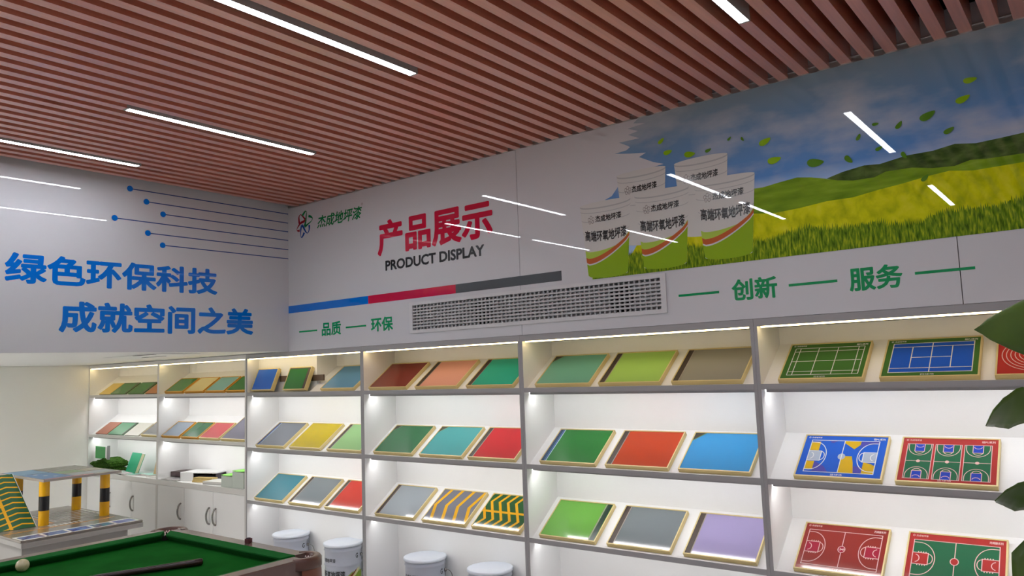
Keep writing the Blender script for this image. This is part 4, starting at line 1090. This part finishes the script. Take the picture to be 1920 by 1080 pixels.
# things on the table
m = MB()
N = 24
m.lathe([(.0285 * math.sin(math.pi * i / 20), -.0285 * math.cos(math.pi * i / 20)) for i in range(21)], 28)
Mball = mat('ball_ivory', (206, 198, 160), .2); noise_color(Mball, [(.35, lin((190, 180, 140))), (.6, lin((214, 206, 170)))], nscale=40)
o = m.build('cue_ball', Mball, None, (.578, -1.862, ZF + .0287)); tag(o, 'ivory cue ball near the side cushion of the billiard table', 'ball')
t = thing('billiard_cue', 'dark billiard cue lying on the green felt', 'cue', (1.228, -1.349, ZF + .0165), None, (0, math.radians(0), math.atan2(-.405, -.150)))
m = MB(); m.lathe([(0, 0), (.012, .0), (.0155, .006), (.0155, .03), (.0145, .12), (.013, .42), (.011, .45)], 20); m.xf(Matrix.Rotation(math.radians(90), 4, 'Y')); m.build('butt', mat('cue_dark', (44, 26, 26), .25), t)
m = MB(); m.lathe([(.011, .45), (.0065, 1.40), (.0065, 1.425), (0, 1.43)], 16); m.xf(Matrix.Rotation(math.radians(90), 4, 'Y')); m.build('shaft', mat('cue_ash', (150, 108, 68), .3), t)
t = thing('chalk_cube', 'small dark red chalk cube on the far rail of the billiard table', 'chalk', (1.186, -1.085, ZR + .0012), None, (0, 0, .3))
m = MB(); m.box(-.013, .013, -.013, .013, 0, .021); m.build('paper_wrap', mat('chalk_red', (84, 30, 38), .6), t, bevel=.001)
m = MB(); m.lathe([(.011, 0), (.011, .003), (.004, .0025), (0, .002)], 12, (0, 0, .0205)); m.build('chalk_top', mat('chalk_dark', (44, 34, 50), .9), t)

# ------------------------------------------------------------------ potted plant beside the camera
t = thing('potted_plant', 'potted plant with broad dark green leaves, close to the camera', 'plant', (4.66, -1.60, 0))
m = MB(); m.lathe([(0, 0), (.13, 0), (.14, .02), (.17, .30), (.178, .31), (.178, .335), (.165, .335), (.155, .30), (0, .30)], 32); m.build('pot', mat('pot_white', (214, 212, 206), .35), t)
m = MB(); m.lathe([(0, .302), (.155, .302)], 24); m.build('soil', mat('soil', (56, 42, 32), .95), t)
PX = Vector((4.66, -1.60, 0))
m = MB(); m.tube([(0, 0, .30), (.01, -.005, .7), (.0, .0, 1.1), (.012, .004, 1.5), (.0, .0, 1.78)], [.016, .014, .012, .010, .006], 10); m.build('stem', mat('stem_green', (86, 88, 50), .6), t)
M_leaf = mat('leaf_green', (44, 66, 22), .32); noise_color(M_leaf, [(.3, lin((52, 80, 24))), (.7, lin((84, 114, 38)))], nscale=8)
def leaf(base, tip, wide, width, droop=.02, cup=.25, peak=.45):
    """base, tip world points; wide = direction of the blade's width"""
    b = Vector(base) - PX; e = Vector(tip) - PX; ax = e - b; L = ax.length; wv = Vector(wide); wv = (wv - ax * wv.dot(ax) / ax.length_squared).normalized(); nn = ax.normalized().cross(wv)
    if nn.z < 0: nn = -nn
    m = MB(); N = 18; K = 6; P = []
    for i in range(N + 1):
        f = i / N
        prof = (f / peak) ** .75 if f < peak else max(0, (1 - (f - peak) / (1 - peak))) ** .8
        if f > .9: prof *= (1 - f) / .1 * .55 + .45
        prof *= 1 if f < 1 else 0
        c = b + ax * f + nn * (droop * 4 * f * (1 - f))
        for j in range(K + 1):
            v = -1 + 2 * j / K
            P.append(tuple(c + wv * (v * width / 2 * prof) + nn * (cup * abs(v) ** 1.5 * width / 2 * prof + .0012 * math.sin(f * 40) * abs(v) * prof)))
    m.raw(P, [(i * (K + 1) + j, i * (K + 1) + j + 1, (i + 1) * (K + 1) + j + 1, (i + 1) * (K + 1) + j) for i in range(N) for j in range(K)], 0, True)
    o = m.build('leaf', M_leaf, t); s = o.modifiers.new('solid', 'SOLIDIFY'); s.thickness = .0012
    m = MB(); m.tube([(0, 0, b.z - .06), tuple(b * .5 + Vector((0, 0, b.z * .5 - .015))), tuple(b)], .003, 6); m.build('leaf_stalk', mat('stem_green', None), o)
def at(px, py, s):
    dd = _r * ((px - 960) / 1430.84) - _u * ((py - 540) / 1430.84) + _w
    return CAM + dd * s
leaf(at(2060, 618, 1.33), at(1827, 618, 1.30), (0, 0.15, 1), .120, .0, .12, .5)
leaf(at(2005, 770, 1.36), at(1849, 799, 1.28), (.15, -.55, .8), .085, .026, .2, .45)
leaf(at(2010, 955, 1.34), at(1866, 940, 1.28), (.2, -.5, .7), .075, .022, .15, .45)
leaf(at(1985, 965, 1.36), at(1908, 1180, 1.30), (1, .3, -.2), .10, .02, .2, .5)
leaf((4.80, -1.50, 1.45), (4.98, -1.42, 1.36), (0, 1, .2), .11, .03)
leaf((4.72, -1.50, 1.62), (4.80, -1.32, 1.60), (1, 0, .2), .11, .03)
leaf((4.68, -1.62, 1.80), (4.74, -1.70, 1.97), (1, .4, 0), .10, .02)
leaf((4.76, -1.66, 1.20), (4.92, -1.78, 1.10), (.6, .8, .1), .11, .03)
